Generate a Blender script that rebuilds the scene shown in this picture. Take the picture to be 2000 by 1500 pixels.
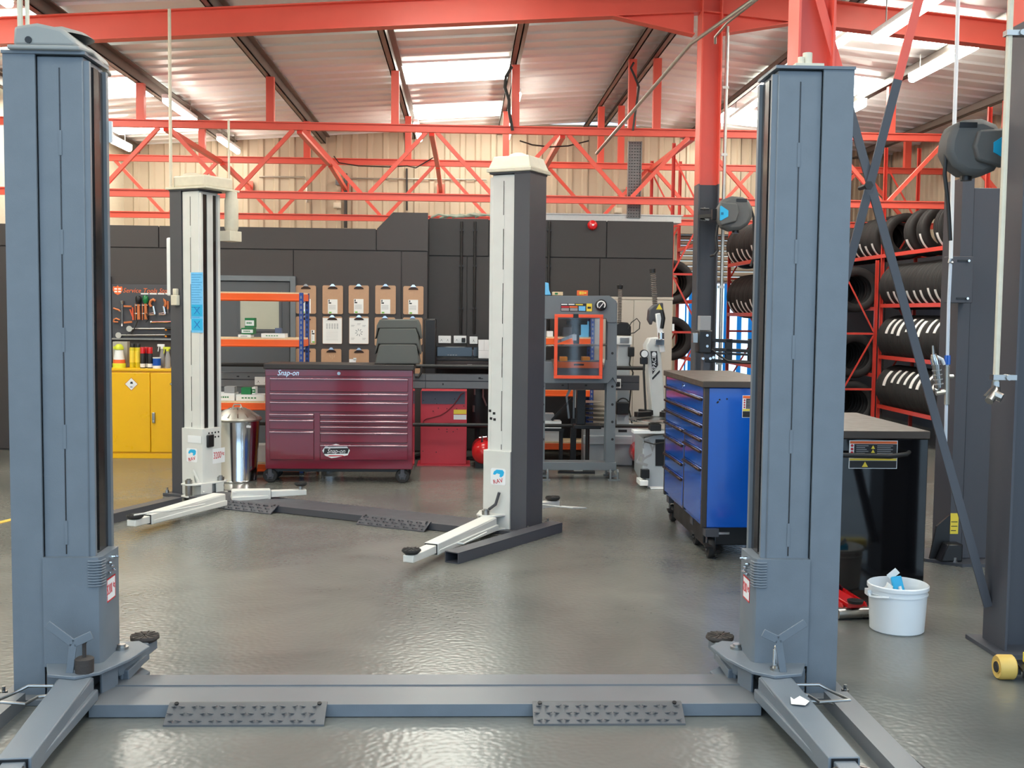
import bpy, math, random
from mathutils import Vector, Matrix
for o in list(bpy.data.objects): bpy.data.objects.remove(o)
sc = bpy.context.scene; COL = sc.collection
random.seed(7)
# ---------------------------------------------------------------- camera
FPX, CAMH = 2150.0, 1.64
TH = math.atan((750-611.5)/FPX); RO = 0.011
r0, u0, fw = Vector((1,0,0)), Vector((0,math.sin(TH),math.cos(TH))), Vector((0,math.cos(TH),-math.sin(TH)))
CR, CU = r0*math.cos(RO)+u0*math.sin(RO), u0*math.cos(RO)-r0*math.sin(RO)
cd = bpy.data.cameras.new('camera'); cam = bpy.data.objects.new('camera', cd); COL.objects.link(cam)
cd.sensor_width = 36; cd.lens = 36*FPX/2000; cd.clip_start = .05
M = Matrix((CR, CU, -fw)).transposed().to_4x4(); M.translation = Vector((0,0,CAMH)); cam.matrix_world = M
sc.camera = cam
# ---------------------------------------------------------------- light from the sky, exposure
wd = bpy.data.worlds.new('sky'); sc.world = wd; wd.use_nodes = True
bg = wd.node_tree.nodes['Background']; bg.inputs[0].default_value = (.56,.78,1,1); bg.inputs[1].default_value = 1.6
sc.view_settings.view_transform = 'Standard'; sc.view_settings.look = 'None'; sc.view_settings.gamma = 1
sc.view_settings.use_curve_mapping = False; sc.view_settings.exposure = 0.42
ROOFLIGHT, TUBE = 11.5, 21.0
# ---------------------------------------------------------------- projection helpers
def ray(px,py): return CR*((px-1000)/FPX)+CU*((750-py)/FPX)+fw
CAM = Vector((0,0,CAMH))
def P(px,py,Y): d = ray(px,py); return CAM+d*(Y/d.y)
def PZ(px,py,z): d = ray(px,py); return CAM+d*((z-CAMH)/d.z)
def F(px,py): return PZ(px,py,0)
RB = math.radians(2.5)
E, D = Vector((math.cos(RB),math.sin(RB),0)), Vector((-math.sin(RB),math.cos(RB),0))
def B(a,d,z=0): return E*a+D*d+Vector((0,0,z))
def W(px,py,d):                      # pixel -> (a,z) on the building plane at depth d
    v = ray(px,py); t = d/v.dot(D); p = CAM+v*t
    return p.dot(E), p.z
# ---------------------------------------------------------------- materials
def lin(c): return tuple(((x/255)/12.92 if x/255<=.04045 else ((x/255+.055)/1.055)**2.4) for x in c)
MATS = {}
def mat(name, rgb, rough=.5, metal=0, var=.12, vs=6, bump=0, bs=80, coat=0, emit=0, trans=0, alpha=1, rvar=.1, spec=.5):
    m = bpy.data.materials.new(name); m.use_nodes = True; MATS[name] = m
    nt = m.node_tree; b = nt.nodes['Principled BSDF']; c = lin(rgb)
    b.inputs['Roughness'].default_value = rough; b.inputs['Metallic'].default_value = metal
    b.inputs['Specular IOR Level'].default_value = spec
    b.inputs['Coat Weight'].default_value = coat; b.inputs['Coat Roughness'].default_value = .06
    b.inputs['Transmission Weight'].default_value = trans; b.inputs['Alpha'].default_value = alpha
    b.inputs['Base Color'].default_value = (*c,1)
    if emit:
        b.inputs['Emission Color'].default_value = (*c,1); b.inputs['Emission Strength'].default_value = emit
        return m
    tc = nt.nodes.new('ShaderNodeTexCoord'); no = nt.nodes.new('ShaderNodeTexNoise')
    no.inputs['Scale'].default_value = vs; no.inputs['Detail'].default_value = 6
    nt.links.new(tc.outputs['Object'], no.inputs['Vector'])
    if var:
        mx = nt.nodes.new('ShaderNodeMix'); mx.data_type = 'RGBA'
        mx.inputs[6].default_value = (*[x*(1-var) for x in c],1); mx.inputs[7].default_value = (*[min(1,x*(1+var)) for x in c],1)
        nt.links.new(no.outputs['Fac'], mx.inputs[0]); nt.links.new(mx.outputs[2], b.inputs['Base Color'])
    if rvar:
        mr = nt.nodes.new('ShaderNodeMapRange'); mr.inputs[3].default_value = max(.02,rough-rvar); mr.inputs[4].default_value = min(1,rough+rvar)
        nt.links.new(no.outputs['Fac'], mr.inputs[0]); nt.links.new(mr.outputs[0], b.inputs['Roughness'])
    if bump:
        n2 = nt.nodes.new('ShaderNodeTexNoise'); n2.inputs['Scale'].default_value = bs; n2.inputs['Detail'].default_value = 3
        bp = nt.nodes.new('ShaderNodeBump'); bp.inputs['Strength'].default_value = bump; bp.inputs['Distance'].default_value = .01
        nt.links.new(tc.outputs['Object'], n2.inputs['Vector']); nt.links.new(n2.outputs['Fac'], bp.inputs['Height']); nt.links.new(bp.outputs[0], b.inputs['Normal'])
    return m
bluegrey = mat('blue_grey_paint',(109,115,122),.42,var=.14,vs=9,bump=.06,bs=260)
charcoal = mat('charcoal_paint',(72,72,78),.45,var=.1,bump=.05,bs=260)
greyplate = mat('grey_plate',(112,113,116),.38,var=.12,vs=12)
ramp_grey = mat('ramp_grey',(92,91,92),.42,var=.12,vs=12)
whitepaint = mat('white_paint',(214,213,208),.38,var=.07,vs=9)
creampaint = mat('cream_cover',(214,205,184),.5,var=.12,vs=20)
hoodgrey = mat('hood_grey',(150,150,147),.55,var=.06)
slotblack = mat('slot_black',(34,31,31),.18,var=.5,vs=14)
black = mat('black',(26,25,27),.4)
blacksat = mat('black_gloss',(14,14,17),.07,rvar=.03,coat=.6)
rubber = mat('rubber',(34,32,32),.7,bump=.1,bs=120)
padrubber = mat('pad_rubber',(62,54,50),.75,bump=.3,bs=90)
chrome = mat('chrome',(220,222,225),.12,1,var=.05,rvar=.06)
chainmat = mat('greasy_chain',(58,52,50),.3,.5,var=.4,vs=30)
steel = mat('steel',(170,168,165),.3,1,var=.1)
galv = mat('galvanised',(190,186,178),.42,.9,var=.12,vs=40)
redsteel = mat('red_steel',(234,96,78),.42,var=.08,vs=4)
rackred = mat('rack_red',(212,68,54),.45,var=.08)
maroon = mat('maroon',(118,20,42),.2,var=.05,coat=.9,rvar=.05)
blue = mat('blue_gloss',(6,88,190),.14,var=.05,coat=.6,rvar=.05)
yellow = mat('yellow_paint',(246,188,12),.3,var=.06,vs=3)
orange = mat('orange_beam',(244,98,32),.42,var=.06)
guardorange = mat('guard_orange',(244,88,52),.45,var=.05)
uprightblue = mat('upright_blue',(40,72,150),.42)
chip = mat('chipboard',(222,196,160),.8,var=.15,vs=60)
pressgrey = mat('press_grey',(110,116,122),.42,var=.08)
machgrey = mat('machine_grey',(172,178,184),.4,var=.07)
beige = mat('beige_metal',(186,176,164),.5,var=.04)
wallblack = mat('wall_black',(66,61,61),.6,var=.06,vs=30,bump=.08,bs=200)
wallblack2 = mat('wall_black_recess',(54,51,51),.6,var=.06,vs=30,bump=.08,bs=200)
cladding = mat('cladding_cream',(188,173,150),.5,var=.06,vs=2)
ceilmat = mat('roof_liner',(236,236,236),.34,var=.05,vs=1.5,rvar=.05)
purlinmat = mat('purlin_galv',(118,108,102),.45,.5,var=.15,vs=10)
kraft = mat('hardboard',(190,150,118),.5,var=.08,vs=30)
paper = mat('paper',(238,237,234),.7,var=.03)
white = mat('white_plastic',(236,237,238),.35,var=.02)
red = mat('signal_red',(206,28,32),.25,var=.06,coat=.3)
redpanel = mat('red_panel',(200,60,74),.4,var=.08)
green = mat('green_card',(24,122,70),.5)
lime = mat('lime_label',(214,222,60),.4)
cyan = mat('cyan',(40,176,226),.35,var=.03)
skyblue = mat('sky_blue_label',(112,192,240),.4,var=.1,vs=60)
tubgrey = mat('tub_grey',(92,93,89),.55,var=.04)
mat_rim = mat('tub_rim',(48,48,47),.6)
worktop = mat('worktop',(76,66,59),.5,var=.12,vs=14)
worktopd = mat('worktop_dark',(58,52,50),.55,var=.1)
glass = mat('clear_guard',(235,240,245),.05,var=0,trans=1,rvar=0)
pvc = mat('blue_pvc',(20,130,200),.3,var=.1,trans=.6,rvar=.05)
amber = mat('amber',(240,150,40),.4)
labelyellow = mat('label_yellow',(240,214,70),.5,var=.03)
labelred = mat('label_red',(200,36,44),.5,var=.03)
labeldark = mat('label_dark',(36,34,36),.5,var=.03)
labelorange = mat('label_orange',(240,110,50),.5,var=.03)
textgrey = mat('print_grey',(150,150,152),.6,var=.03)
shutter = mat('shutter_grey',(150,140,124),.45,.3,var=.08)
lampmat = mat('tube_light',(255,247,232),emit=TUBE)
skymat = mat('rooflight',(250,255,244),emit=ROOFLIGHT)
hosemat = mat('hose_black',(36,35,35),.5)
coppery = mat('copper_orange',(206,120,72),.4,.3)
greenh = mat('green_handle',(10,120,64),.3,coat=.3)
yelline = mat('floor_yellow',(224,180,70),.5)
def floor_mat():
    m = bpy.data.materials.new('epoxy_floor'); m.use_nodes = True; nt = m.node_tree; b = nt.nodes['Principled BSDF']
    tc = nt.nodes.new('ShaderNodeTexCoord')
    def noise(s,det,dist=0):
        n = nt.nodes.new('ShaderNodeTexNoise'); n.inputs['Scale'].default_value = s; n.inputs['Detail'].default_value = det; n.inputs['Distortion'].default_value = dist
        nt.links.new(tc.outputs['Object'], n.inputs['Vector']); return n
    n1, n2, n3 = noise(.9,8,.6), noise(38,0,.1), noise(1.3,3)
    cr = nt.nodes.new('ShaderNodeValToRGB'); cr.color_ramp.elements[0].position = .3; cr.color_ramp.elements[1].position = .72
    cr.color_ramp.elements[0].color = (*lin((94,94,90)),1); cr.color_ramp.elements[1].color = (*lin((124,123,117)),1)
    nt.links.new(n1.outputs['Fac'], cr.inputs[0]); nt.links.new(cr.outputs[0], b.inputs['Base Color'])
    mr = nt.nodes.new('ShaderNodeMapRange'); mr.inputs[3].default_value = .19; mr.inputs[4].default_value = .30
    nt.links.new(n3.outputs['Fac'], mr.inputs[0]); nt.links.new(mr.outputs[0], b.inputs['Roughness'])
    bp = nt.nodes.new('ShaderNodeBump'); bp.inputs['Strength'].default_value = .4; bp.inputs['Distance'].default_value = .004
    nt.links.new(n2.outputs['Fac'], bp.inputs['Height']); nt.links.new(bp.outputs[0], b.inputs['Normal'])
    b.inputs['Specular IOR Level'].default_value = .6
    return m
floormat = floor_mat()
# ---------------------------------------------------------------- mesh helpers
class MB:
    def __init__(s): s.v=[]; s.f=[]
    def add(s, vs, fs):
        n=len(s.v); s.v += [tuple(v) for v in vs]; s.f += [tuple(i+n for i in f) for f in fs]; return s
    def box(s,x0,x1,y0,y1,z0,z1):
        return s.add([(x0,y0,z0),(x1,y0,z0),(x1,y1,z0),(x0,y1,z0),(x0,y0,z1),(x1,y0,z1),(x1,y1,z1),(x0,y1,z1)],
            [(0,3,2,1),(4,5,6,7),(0,1,5,4),(1,2,6,5),(2,3,7,6),(3,0,4,7)])
    def bar(s,p,q,w,h,up=(0,0,1),w2=None,h2=None):       # rectangular bar from p to q
        p,q=Vector(p),Vector(q); t=(q-p).normalized(); up=Vector(up)
        if abs(t.dot(up))>.99: up=Vector((0,1,0))
        x=t.cross(up).normalized(); y=x.cross(t); w2=w if w2 is None else w2; h2=h if h2 is None else h2
        vs=[]
        for c,a,b in ((p,w,h),(q,w2,h2)):
            vs += [c-x*a/2-y*b/2, c+x*a/2-y*b/2, c+x*a/2+y*b/2, c-x*a/2+y*b/2]
        return s.add(vs,[(0,1,2,3)[::-1],(4,5,6,7),(0,1,5,4),(1,2,6,5),(2,3,7,6),(3,0,4,7)])
    def cyl(s,p,q,r,n=14,r2=None): return s.tube([p,q],[r, r if r2 is None else r2],n)
    def tube(s,pts,r,n=8,closed=False):
        pts=[Vector(p) for p in pts]; m=len(pts); rs=r if isinstance(r,(list,tuple)) else [r]*m
        vs=[]; up=None
        for i,p in enumerate(pts):
            if closed: t=(pts[(i+1)%m]-pts[i-1]).normalized()
            else: t=(pts[min(i+1,m-1)]-pts[max(i-1,0)]).normalized()
            if up is None:
                up=Vector((0,0,1)) if abs(t.z)<.9 else Vector((1,0,0))
            x=t.cross(up)
            if x.length<1e-5: x=t.orthogonal()
            x.normalize(); y=x.cross(t); up=y
            for k in range(n):
                a=2*math.pi*k/n; vs.append(p+(x*math.cos(a)+y*math.sin(a))*rs[i])
        fs=[]
        for i in range(m if closed else m-1):
            j=(i+1)%m
            for k in range(n):
                l=(k+1)%n; fs.append((i*n+k,j*n+k,j*n+l,i*n+l)[::-1])
        if not closed: fs += [tuple(range(n)), tuple(range((m-1)*n,m*n))[::-1]]
        return s.add(vs,fs)
    def lathe(s,prof,n=24,c=(0,0,0),axis='z',closed=False):   # prof: (r,h)
        vs=[]; fs=[]; m=len(prof)
        for r,h in prof:
            for k in range(n):
                a=2*math.pi*k/n; x,y=r*math.cos(a),r*math.sin(a)
                v={'z':(x,y,h),'y':(x,h,y),'x':(h,x,y)}[axis]
                vs.append((v[0]+c[0],v[1]+c[1],v[2]+c[2]))
        for i in range(m if closed else m-1):
            j=(i+1)%m
            for k in range(n):
                l=(k+1)%n; q=(i*n+k,i*n+l,j*n+l,j*n+k); fs.append(q if axis!='y' else q[::-1])
        return s.add(vs,fs)
    def prism(s,poly,y0,y1):                              # poly in (x,z), extruded along y
        n=len(poly); vs=[(x,y0,z) for x,z in poly]+[(x,y1,z) for x,z in poly]
        return s.add(vs,[tuple(range(n)),tuple(range(n,2*n))[::-1]]+[((i+1)%n,i,i+n,(i+1)%n+n) for i in range(n)])
    def prismz(s,poly,z0,z1):                             # poly in (x,y)
        n=len(poly); vs=[(x,y,z0) for x,y in poly]+[(x,y,z1) for x,y in poly]
        return s.add(vs,[tuple(range(n))[::-1],tuple(range(n,2*n))]+[(i,(i+1)%n,(i+1)%n+n,i+n) for i in range(n)])
    def prismx(s,poly,x0,x1):                             # poly in (y,z)
        n=len(poly); vs=[(x0,y,z) for y,z in poly]+[(x1,y,z) for y,z in poly]
        return s.add(vs,[tuple(range(n))[::-1],tuple(range(n,2*n))]+[(i,(i+1)%n,(i+1)%n+n,i+n) for i in range(n)])
    def frame(s,x0,x1,z0,z1,w,y0,y1):                     # picture frame in the x-z plane
        s.box(x0,x1,y0,y1,z0,z0+w); s.box(x0,x1,y0,y1,z1-w,z1)
        s.box(x0,x0+w,y0,y1,z0+w,z1-w); return s.box(x1-w,x1,y0,y1,z0+w,z1-w)
    def ball(s,c,r,n=12,sz=1):
        return s.lathe([(max(.0005,r*math.sin(math.pi*i/(n//2+2))), -r*sz*math.cos(math.pi*i/(n//2+2))) for i in range(n//2+3)],n,c)
def mesh_of(name,mb,m):
    me=bpy.data.meshes.new(name); me.from_pydata(mb.v,[],mb.f); me.materials.append(m)
    import bmesh
    bm=bmesh.new(); bm.from_mesh(me); bmesh.ops.recalc_face_normals(bm,faces=bm.faces); bm.to_mesh(me); bm.free()
    me.polygons.foreach_set('use_smooth',[True]*len(me.polygons)); me.set_sharp_from_angle(angle=math.radians(36))
    return me
def new(name,mb,m,parent=None,loc=None,rz=0,bev=0):
    o=bpy.data.objects.new(name, mb if isinstance(mb,bpy.types.Mesh) else mesh_of(name,mb,m)); COL.objects.link(o)
    if parent is not None: o.parent=parent
    if loc is not None: o.location=loc
    o.rotation_euler.z=rz
    if bev:
        md=o.modifiers.new('bevel','BEVEL'); md.width=bev; md.segments=2; md.limit_method='ANGLE'; md.angle_limit=math.radians(40)
    return o
def tag(o,label,cat,group=None):
    o['label']=label; o['category']=cat
    if group: o['group']=group
    return o
def thing(name,label,cat,loc=(0,0,0),rz=None,group=None):
    o=bpy.data.objects.new(name,None); COL.objects.link(o); o.empty_display_size=.1
    o.location=loc; o.rotation_euler.z=RB if rz is None else rz
    return tag(o,label,cat,group)
def solo(name,mb,m,label,cat,loc=(0,0,0),rz=None,group=None,bev=0):
    return tag(new(name,mb,m,None,loc,RB if rz is None else rz,bev),label,cat,group)
def struct(name,mb,m,parent=None,loc=None,rz=0,bev=0):
    o=new(name,mb,m,parent,loc,rz,bev)
    if parent is None: o['kind']='structure'
    return o
def dup(o,parent=None):
    c=o.copy(); COL.objects.link(c)
    if parent is not None: c.parent=parent
    for ch in list(o.children): dup(ch,c)
    return c
def text(s,size,m,parent,origin,xdir=(1,0,0),zdir=(0,0,1),name='lettering',shear=0,width=None,ext=.0008,align='CENTER'):
    cu=bpy.data.curves.new('t','FONT'); cu.body=s; cu.size=size; cu.extrude=ext; cu.shear=shear; cu.align_x=align; cu.align_y='CENTER'; cu.resolution_u=2
    to=bpy.data.objects.new('t',cu); me=bpy.data.meshes.new_from_object(to); bpy.data.objects.remove(to); bpy.data.curves.remove(cu)
    x,z=Vector(xdir).normalized(),Vector(zdir).normalized(); n=x.cross(z)
    R=Matrix((x,z,n)).transposed().to_4x4()
    if width:
        w=max(v.co.x for v in me.vertices)-min(v.co.x for v in me.vertices); R=R@Matrix.Diagonal((width/w,1,1,1))
    R.translation=Vector(origin); me.transform(R); me.name=name
    me.materials.clear(); me.materials.append(m)
    return new(name,me,m,parent)
ORD=['first','second','third','fourth','fifth','sixth','seventh','eighth','ninth','tenth','eleventh','twelfth','thirteenth','fourteenth','fifteenth']
# ================================================================ SETTING
DW, DL2, DL1, DR = 18.0, 15.9, 12.95, 10.1          # depths of back wall, rear girder, front girder, rafter
RIDGE, ZR, SL, SR = 2.2, 4.62, .068, .095
def zr(a): return ZR-SL*(RIDGE-a) if a<RIDGE else ZR-SR*(a-RIDGE)
AL, AR = -5.45, 6.98
SH = .15                                             # purlin depth: roof sheet lies this much above the rafters
struct('floor',MB().box(-9,10,-9,DW+.15,-.12,0),floormat,rz=RB)
struct('trim_1',MB().bar((0,0,.002),(0,1.2,.002),.06,.004),yelline,loc=F(-14,1024),rz=RB-.35)
# cladding sheets -------------------------------------------------
def clad_sheet(w,z0,z1):
    pts=[]; x=0; step=w/6
    for i in range(6):
        pts += [(x,0),(x+step*.55,0),(x+step*.65,-.032),(x+step*.9,-.032)]; x+=step
    pts.append((w,0)); n=len(pts)
    vs=[(px_,py_,z0) for px_,py_ in pts]+[(px_,py_,z1) for px_,py_ in pts]
    vs+=[(px_,.012,z0) for px_,_ in pts]+[(px_,.012,z1) for px_,_ in pts]
    fs=[(i,i+1,n+i+1,n+i) for i in range(n-1)]+[(2*n+i,3*n+i,3*n+i+1,2*n+i+1) for i in range(n-1)]
    fs+=[(i,2*n+i,2*n+i+1,i+1) for i in range(n-1)]+[(n+i,n+i+1,3*n+i+1,3*n+i) for i in range(n-1)]
    return MB().add(vs,fs)
DA0, DA1 = W(1322,600,DW)[0], W(1560,600,DW)[0]; DZ=2.95
wb=struct('wall_back',MB().box(AL,DA0,DW+.04,DW+.12,0,4.7).box(DA1,AR+.2,DW+.04,DW+.12,0,4.7).box(DA0,DA1,DW+.04,DW+.12,DZ,4.7),cladding,rz=RB)
n1=6; wl=(DA0-AL)/n1; sh=mesh_of('cladding_sheet',clad_sheet(wl-.006,0,4.62),cladding)
for i in range(n1): new('cladding_sheet',sh,cladding,wb,(AL+i*wl,DW,0))
wr_=(AR-DA1)/3; sh=mesh_of('cladding_sheet',clad_sheet(wr_-.006,0,4.62),cladding)
for i in range(3): new('cladding_sheet',sh,cladding,wb,(DA1+i*wr_,DW,0))
wo=(DA1-DA0)/2; sh=mesh_of('cladding_sheet',clad_sheet(wo-.006,DZ,4.62),cladding)
for i in range(2): new('cladding_sheet',sh,cladding,wb,(DA0+i*wo,DW,0))
wr=struct('wall_right',MB().box(AR+.05,AR+.13,1.5,DW,0,4.6),cladding,rz=RB)
sh=mesh_of('cladding_sheet',clad_sheet(1.09,0,4.35),cladding)
for i in range(15): new('cladding_sheet',sh,cladding,wr,(AR+.012,1.5+1.1*(i+1),0),-math.pi/2)
struct('added_dark_lining',MB().box(AR-.04,AR-.03,1.6,DW-.06,0,2.62).box(DA1+.08,AR-.05,DW-.05,DW-.04,0,2.62),charcoal,rz=RB)  # charcoal sheets added over the cladding so gaps behind the racks read dark
struct('wall_left',MB().box(AL-.1,AL,1.5,DW,0,4.4),creampaint,rz=RB)
# roof ------------------------------------------------------------
def roof_sheet(a0,a1,dlen,thick=.02):
    pts=[(0,0)]; y=0
    for i in range(3):
        pts += [(y+dlen/3*.80,0),(y+dlen/3*.86,-.022),(y+dlen/3*.94,-.022),(y+dlen/3,0)]; y+=dlen/3
    n=len(pts); vs=[]
    for a in (a0,a1): vs += [(a,y_,zr(a)+SH+z_) for y_,z_ in pts]
    for a in (a0,a1): vs += [(a,y_,zr(a)+SH+thick) for y_,z_ in pts]
    fs=[(i,n+i,n+i+1,i+1) for i in range(n-1)]+[(2*n+i,2*n+i+1,3*n+i+1,3*n+i) for i in range(n-1)]
    return MB().add(vs,fs)
ce=struct('ceiling',MB().add([(a,d,zr(a)+SH+.05+t) for t in (0,.1) for d in (1.5,DW+.1) for a in (AL-.1,RIDGE,AR+.2)],
   [(0,1,4,3),(1,2,5,4),(6,9,10,7),(7,10,11,8),(0,3,9,6),(2,8,11,5),(0,6,7,1),(1,7,8,2),(3,4,10,9),(4,5,11,10)]),ceilmat,rz=RB)
for nm,a0,a1 in (('l',AL,RIDGE),('r',RIDGE,AR)):
    sh=mesh_of('roof_sheet',roof_sheet(a0,a1,1.1),ceilmat)
    for i in range(15): new('roof_sheet',sh,ceilmat,ce,(0,1.5+1.1*i,0))
k=1
for d0,d1 in ((16.0,16.8),(13.2,14.2),(10.55,11.5),(7.7,8.7),(5.0,6.0),(2.3,3.3)):
    for a0,a1 in ((-5.15,-3.78),(-.76,.5),(3.66,4.95)):
        m_=MB().add([(a,d,zr(a)+SH-t) for t in (.05,.026) for d in (d0,d1) for a in (a0,a1)],[(0,1,3,2),(4,6,7,5),(0,4,5,1),(2,3,7,6),(0,2,6,4),(1,5,7,3)])
        struct(f'window_{k}',m_,skymat,rz=RB); k+=1
# purlins ---------------------------------------------------------
PUR=[-5.2,-3.72,-2.25,-.82,.57,1.93,2.22,3.6,5.0,6.4]
for i,a in enumerate(PUR):
    z=zr(a); mb=MB()
    mb.box(a-.008,a+.008,1.6,DW,z,z+SH-.03).box(a-.07,a+.008,1.6,DW,z,z+.012).box(a-.008,a+.07,1.6,DW,z+SH-.042,z+SH-.03)
    mb.box(a-.07,a-.058,1.6,DW,z,z+.025)
    n_='pair of ridge purlins, the %s one'%('left' if a==1.93 else 'right') if 1.9<a<2.3 else 'galvanised roof purlin, %s from the left wall'%ORD[i]
    solo('roof_purlin',mb,purlinmat,n_+', running back to the cladding','purlin',rz=RB,group='roof purlins')
# portal rafters and columns -------------------------------------
def ibeam(mb,p,q,h,b,t=.012,up=(0,0,1)):
    p,q=Vector(p),Vector(q); tt=(q-p).normalized(); up=Vector(up); x=tt.cross(up).normalized(); y=x.cross(tt)
    mb.bar(p+y*(h/2-t/2),q+y*(h/2-t/2),b,t,up); mb.bar(p-y*(h/2-t/2),q-y*(h/2-t/2),b,t,up); mb.bar(p,q,t*.8,h-2*t,up); return mb
def rafter(d,ac,label):
    r=thing('roof_rafter',label,'beam',B(0,d),group='portal frame rafters')
    h=.235
    new('left_span',ibeam(MB(),(AL,0,zr(AL)-h/2),(ac,0,zr(ac)-h/2-.01),h,.13),redsteel,r)
    new('right_span',ibeam(MB(),(ac,0,zr(ac)-h/2-.01),(AR,0,zr(AR)-h/2),h,.13),redsteel,r)
    for s in (-1,1):
        a1=ac+s*.1; a2=ac+s*.85; hb=MB()
        hb.prism([(a1,zr(a1)-h),(a2,zr(a2)-h),(a1,zr(a1)-h-.2)],-.005,.005)
        hb.bar((a2,0,zr(a2)-h),(a1,0,zr(a1)-h-.2),.12,.012)
        new('haunch',hb,redsteel,r)
    return r
rafter(DR,W(1375,100,DR)[0],'red steel rafter crossing the roof with haunches at its column')
def column(px0,px1,d,zp,label,ytop=None,zt=None):
    a=(W(px0,600,d)[0]+W(px1,600,d)[0])/2; w=W(px1,600,d)[0]-W(px0,600,d)[0]; zt=zt or zr(a)-.02
    c=thing('steel_column',label,'column',B(a,d))
    for nm,z0,z1,m in (('painted_base',0,zp,charcoal),('red_shaft',zp,zt,redsteel)):
        mb=MB(); mb.box(-w/2,-w/2+.012,-w/2,w/2,z0,z1).box(w/2-.012,w/2,-w/2,w/2,z0,z1).box(-w/2+.012,w/2-.012,-.006,.006,z0,z1); new(nm,mb,m,c)
    new('base_plate',MB().box(-w/2-.06,w/2+.06,-w/2-.06,w/2+.06,0,.02),charcoal,c)
    return c,a,w
c1,ac1,w1=column(1355,1395,DR,2.83,'slender steel column behind the blue cabinet, red above charcoal')
c2,ac2,w2=column(1535,1605,5.6,2.6,'red steel column rising behind the right blue-grey post')
c3,ac3,w3=column(1966,2056,5.28,3.05,'charcoal steel column at the right edge with a pipe')
rafter(5.55,ac2,'red steel rafter above the foreground lift, out of view')
# lattice girders -------------------------------------------------
def girder(d,label,posts):
    g=thing('lattice_girder',label,'girder',B(0,d),group='red lattice girders')
    zt,zb=3.76,2.97
    for nm,z,h in (('top_chord',zt,.085),('bottom_chord',zb,.085)):
        new(nm,MB().box(AL+.02,AR-.02,-.035,.035,z-h/2,z+h/2).box(AL+.02,AR-.02,-.06,-.03,z+h/2-.012,z+h/2),redsteel,g)
    T=[-1.93+1.53*k for k in range(-2,6)]
    for a in T:
        for s in (-1,1):
            b=a+s*.765
            if AL<b-.02 and b+.02<AR: new('diagonal',MB().bar((a+s*.06,0,zt-.04),(b-s*.05,0,zb+.04),.045,.045),redsteel,g)
    for a in posts:
        new('hanger_post',MB().box(a-.045,a+.045,-.04,.04,zt+.04,zr(a)-.005),redsteel,g)
    return T
T=girder(DL1,'front red lattice girder spanning above the black partition',[a for a in PUR if a not in (-5.2,)])
girder(DL2,'rear red lattice girder in front of the cream cladding',[a for a in PUR if a not in (-5.2,)])
for i,a in enumerate(T[1:6]):
    mb=MB().bar((a,DL1+.07,3.72),(a,DL2-.07,3.72),.06,.06)
    solo('tie_beam',mb,redsteel,f'red tie beam between the girders, {ORD[i]} from the left','beam',rz=RB,group='red tie beams')
    mb=MB().bar((a,DL2+.07,3.72),(a,DW-.07,3.6),.06,.06).box(a-.06,a+.06,DW-.07,DW-.04,3.5,3.7)
    solo('wall_strut',mb,redsteel,f'red strut from rear girder to cladding, {ORD[i]} from the left','strut',rz=RB,group='red wall struts')
# rear door, shutter, strip curtain --------------------------------
zsh=2.19
sd=struct('door_1',MB().box(DA0-.06,DA0,DW-.05,DW+.08,0,DZ+.05).box(DA1,DA1+.06,DW-.05,DW+.08,0,DZ+.05).box(DA0-.06,DA1+.06,DW-.22,DW+.02,DZ,DZ+.28),shutter,rz=RB)
nz=9; hh=(DZ-zsh)/nz
sm=mesh_of('shutter_slat',MB().prismx([(0,0),(-.02,hh*.25),(-.02,hh*.7),(0,hh*.93),(.012,hh*.93),(.012,0)],DA0+.002,DA1-.002),shutter)
for i in range(nz): new('shutter_slat',sm,shutter,sd,(0,DW,zsh+i*hh))
cu=thing('strip_curtain','blue plastic strip curtain hanging in the bright rear doorway','curtain',B(0,DW))
for x0,x1 in ((1338,1341),(1345,1352),(1386,1397),(1414,1423),(1440,1449),(1462,1472),(1496,1506),(1530,1540)):
    a0,a1=W(x0,600,DW)[0],W(x1,600,DW)[0]; new('strip',MB().box(a0,a1,-.004,.004,.03,zsh),pvc,cu)
new('rail',MB().box(DA0+.02,DA1-.02,-.02,.02,zsh-.03,zsh-.001),steel,cu)
# black partition ---------------------------------------------------
DP, DQ = 12.85, 13.05
aL0=AL+.02; aR0=W(835,600,DP)[0]; aC=W(740,600,DP)[0]; zl=W(600,445,DP)[1]; zh_=W(790,415,DP)[1]; aC2=W(768,415,DP)[0]
wp=struct('wall_partition',MB().prism([(aL0,0),(aR0-.012,0),(aR0-.012,zh_-.01),(aC2,zh_-.01),(aC,zl-.01),(aL0,zl-.01)],DP+.02,DP+.12),wallblack,rz=RB)
zj=W(600,488,DP)[1]; g=.006
def pan(poly,m=wallblack,d0=DP,par=None): new('panel',MB().prism(poly,d0,d0+.018),m,par or wp,bev=.002)
ax=[aL0,W(310,460,DP)[0],W(735,460,DP)[0]]
for a,b in ((ax[0],ax[1]),(ax[1],ax[2])): pan([(a+g,zj+g),(b-g,zj+g),(b-g,zl),(a+g,zl)])
pan([(ax[2]+g,zj+g),(aR0,zj+g),(aR0,zh_),(aC2,zh_),(ax[2]+g,zl)])
ay=[aL0]+[W(x,520,DP)[0] for x in (-60,213,573,784)]+[aR0]
for a,b in zip(ay,ay[1:]): pan([(a+g,.02),(b-g,.02),(b-g,zj-g),(a+g,zj-g)],d0=DP+.004)
aQ0=aR0-.05; aQ1=W(1313,600,DQ)[0]; zq=W(1100,430,DQ)[1]; zk=W(1100,503,DQ)[1]
wq=struct('wall_recess',MB().box(aQ0,aQ1,DQ+.02,DQ+.12,0,zq-.01),wallblack2,rz=RB)
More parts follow.
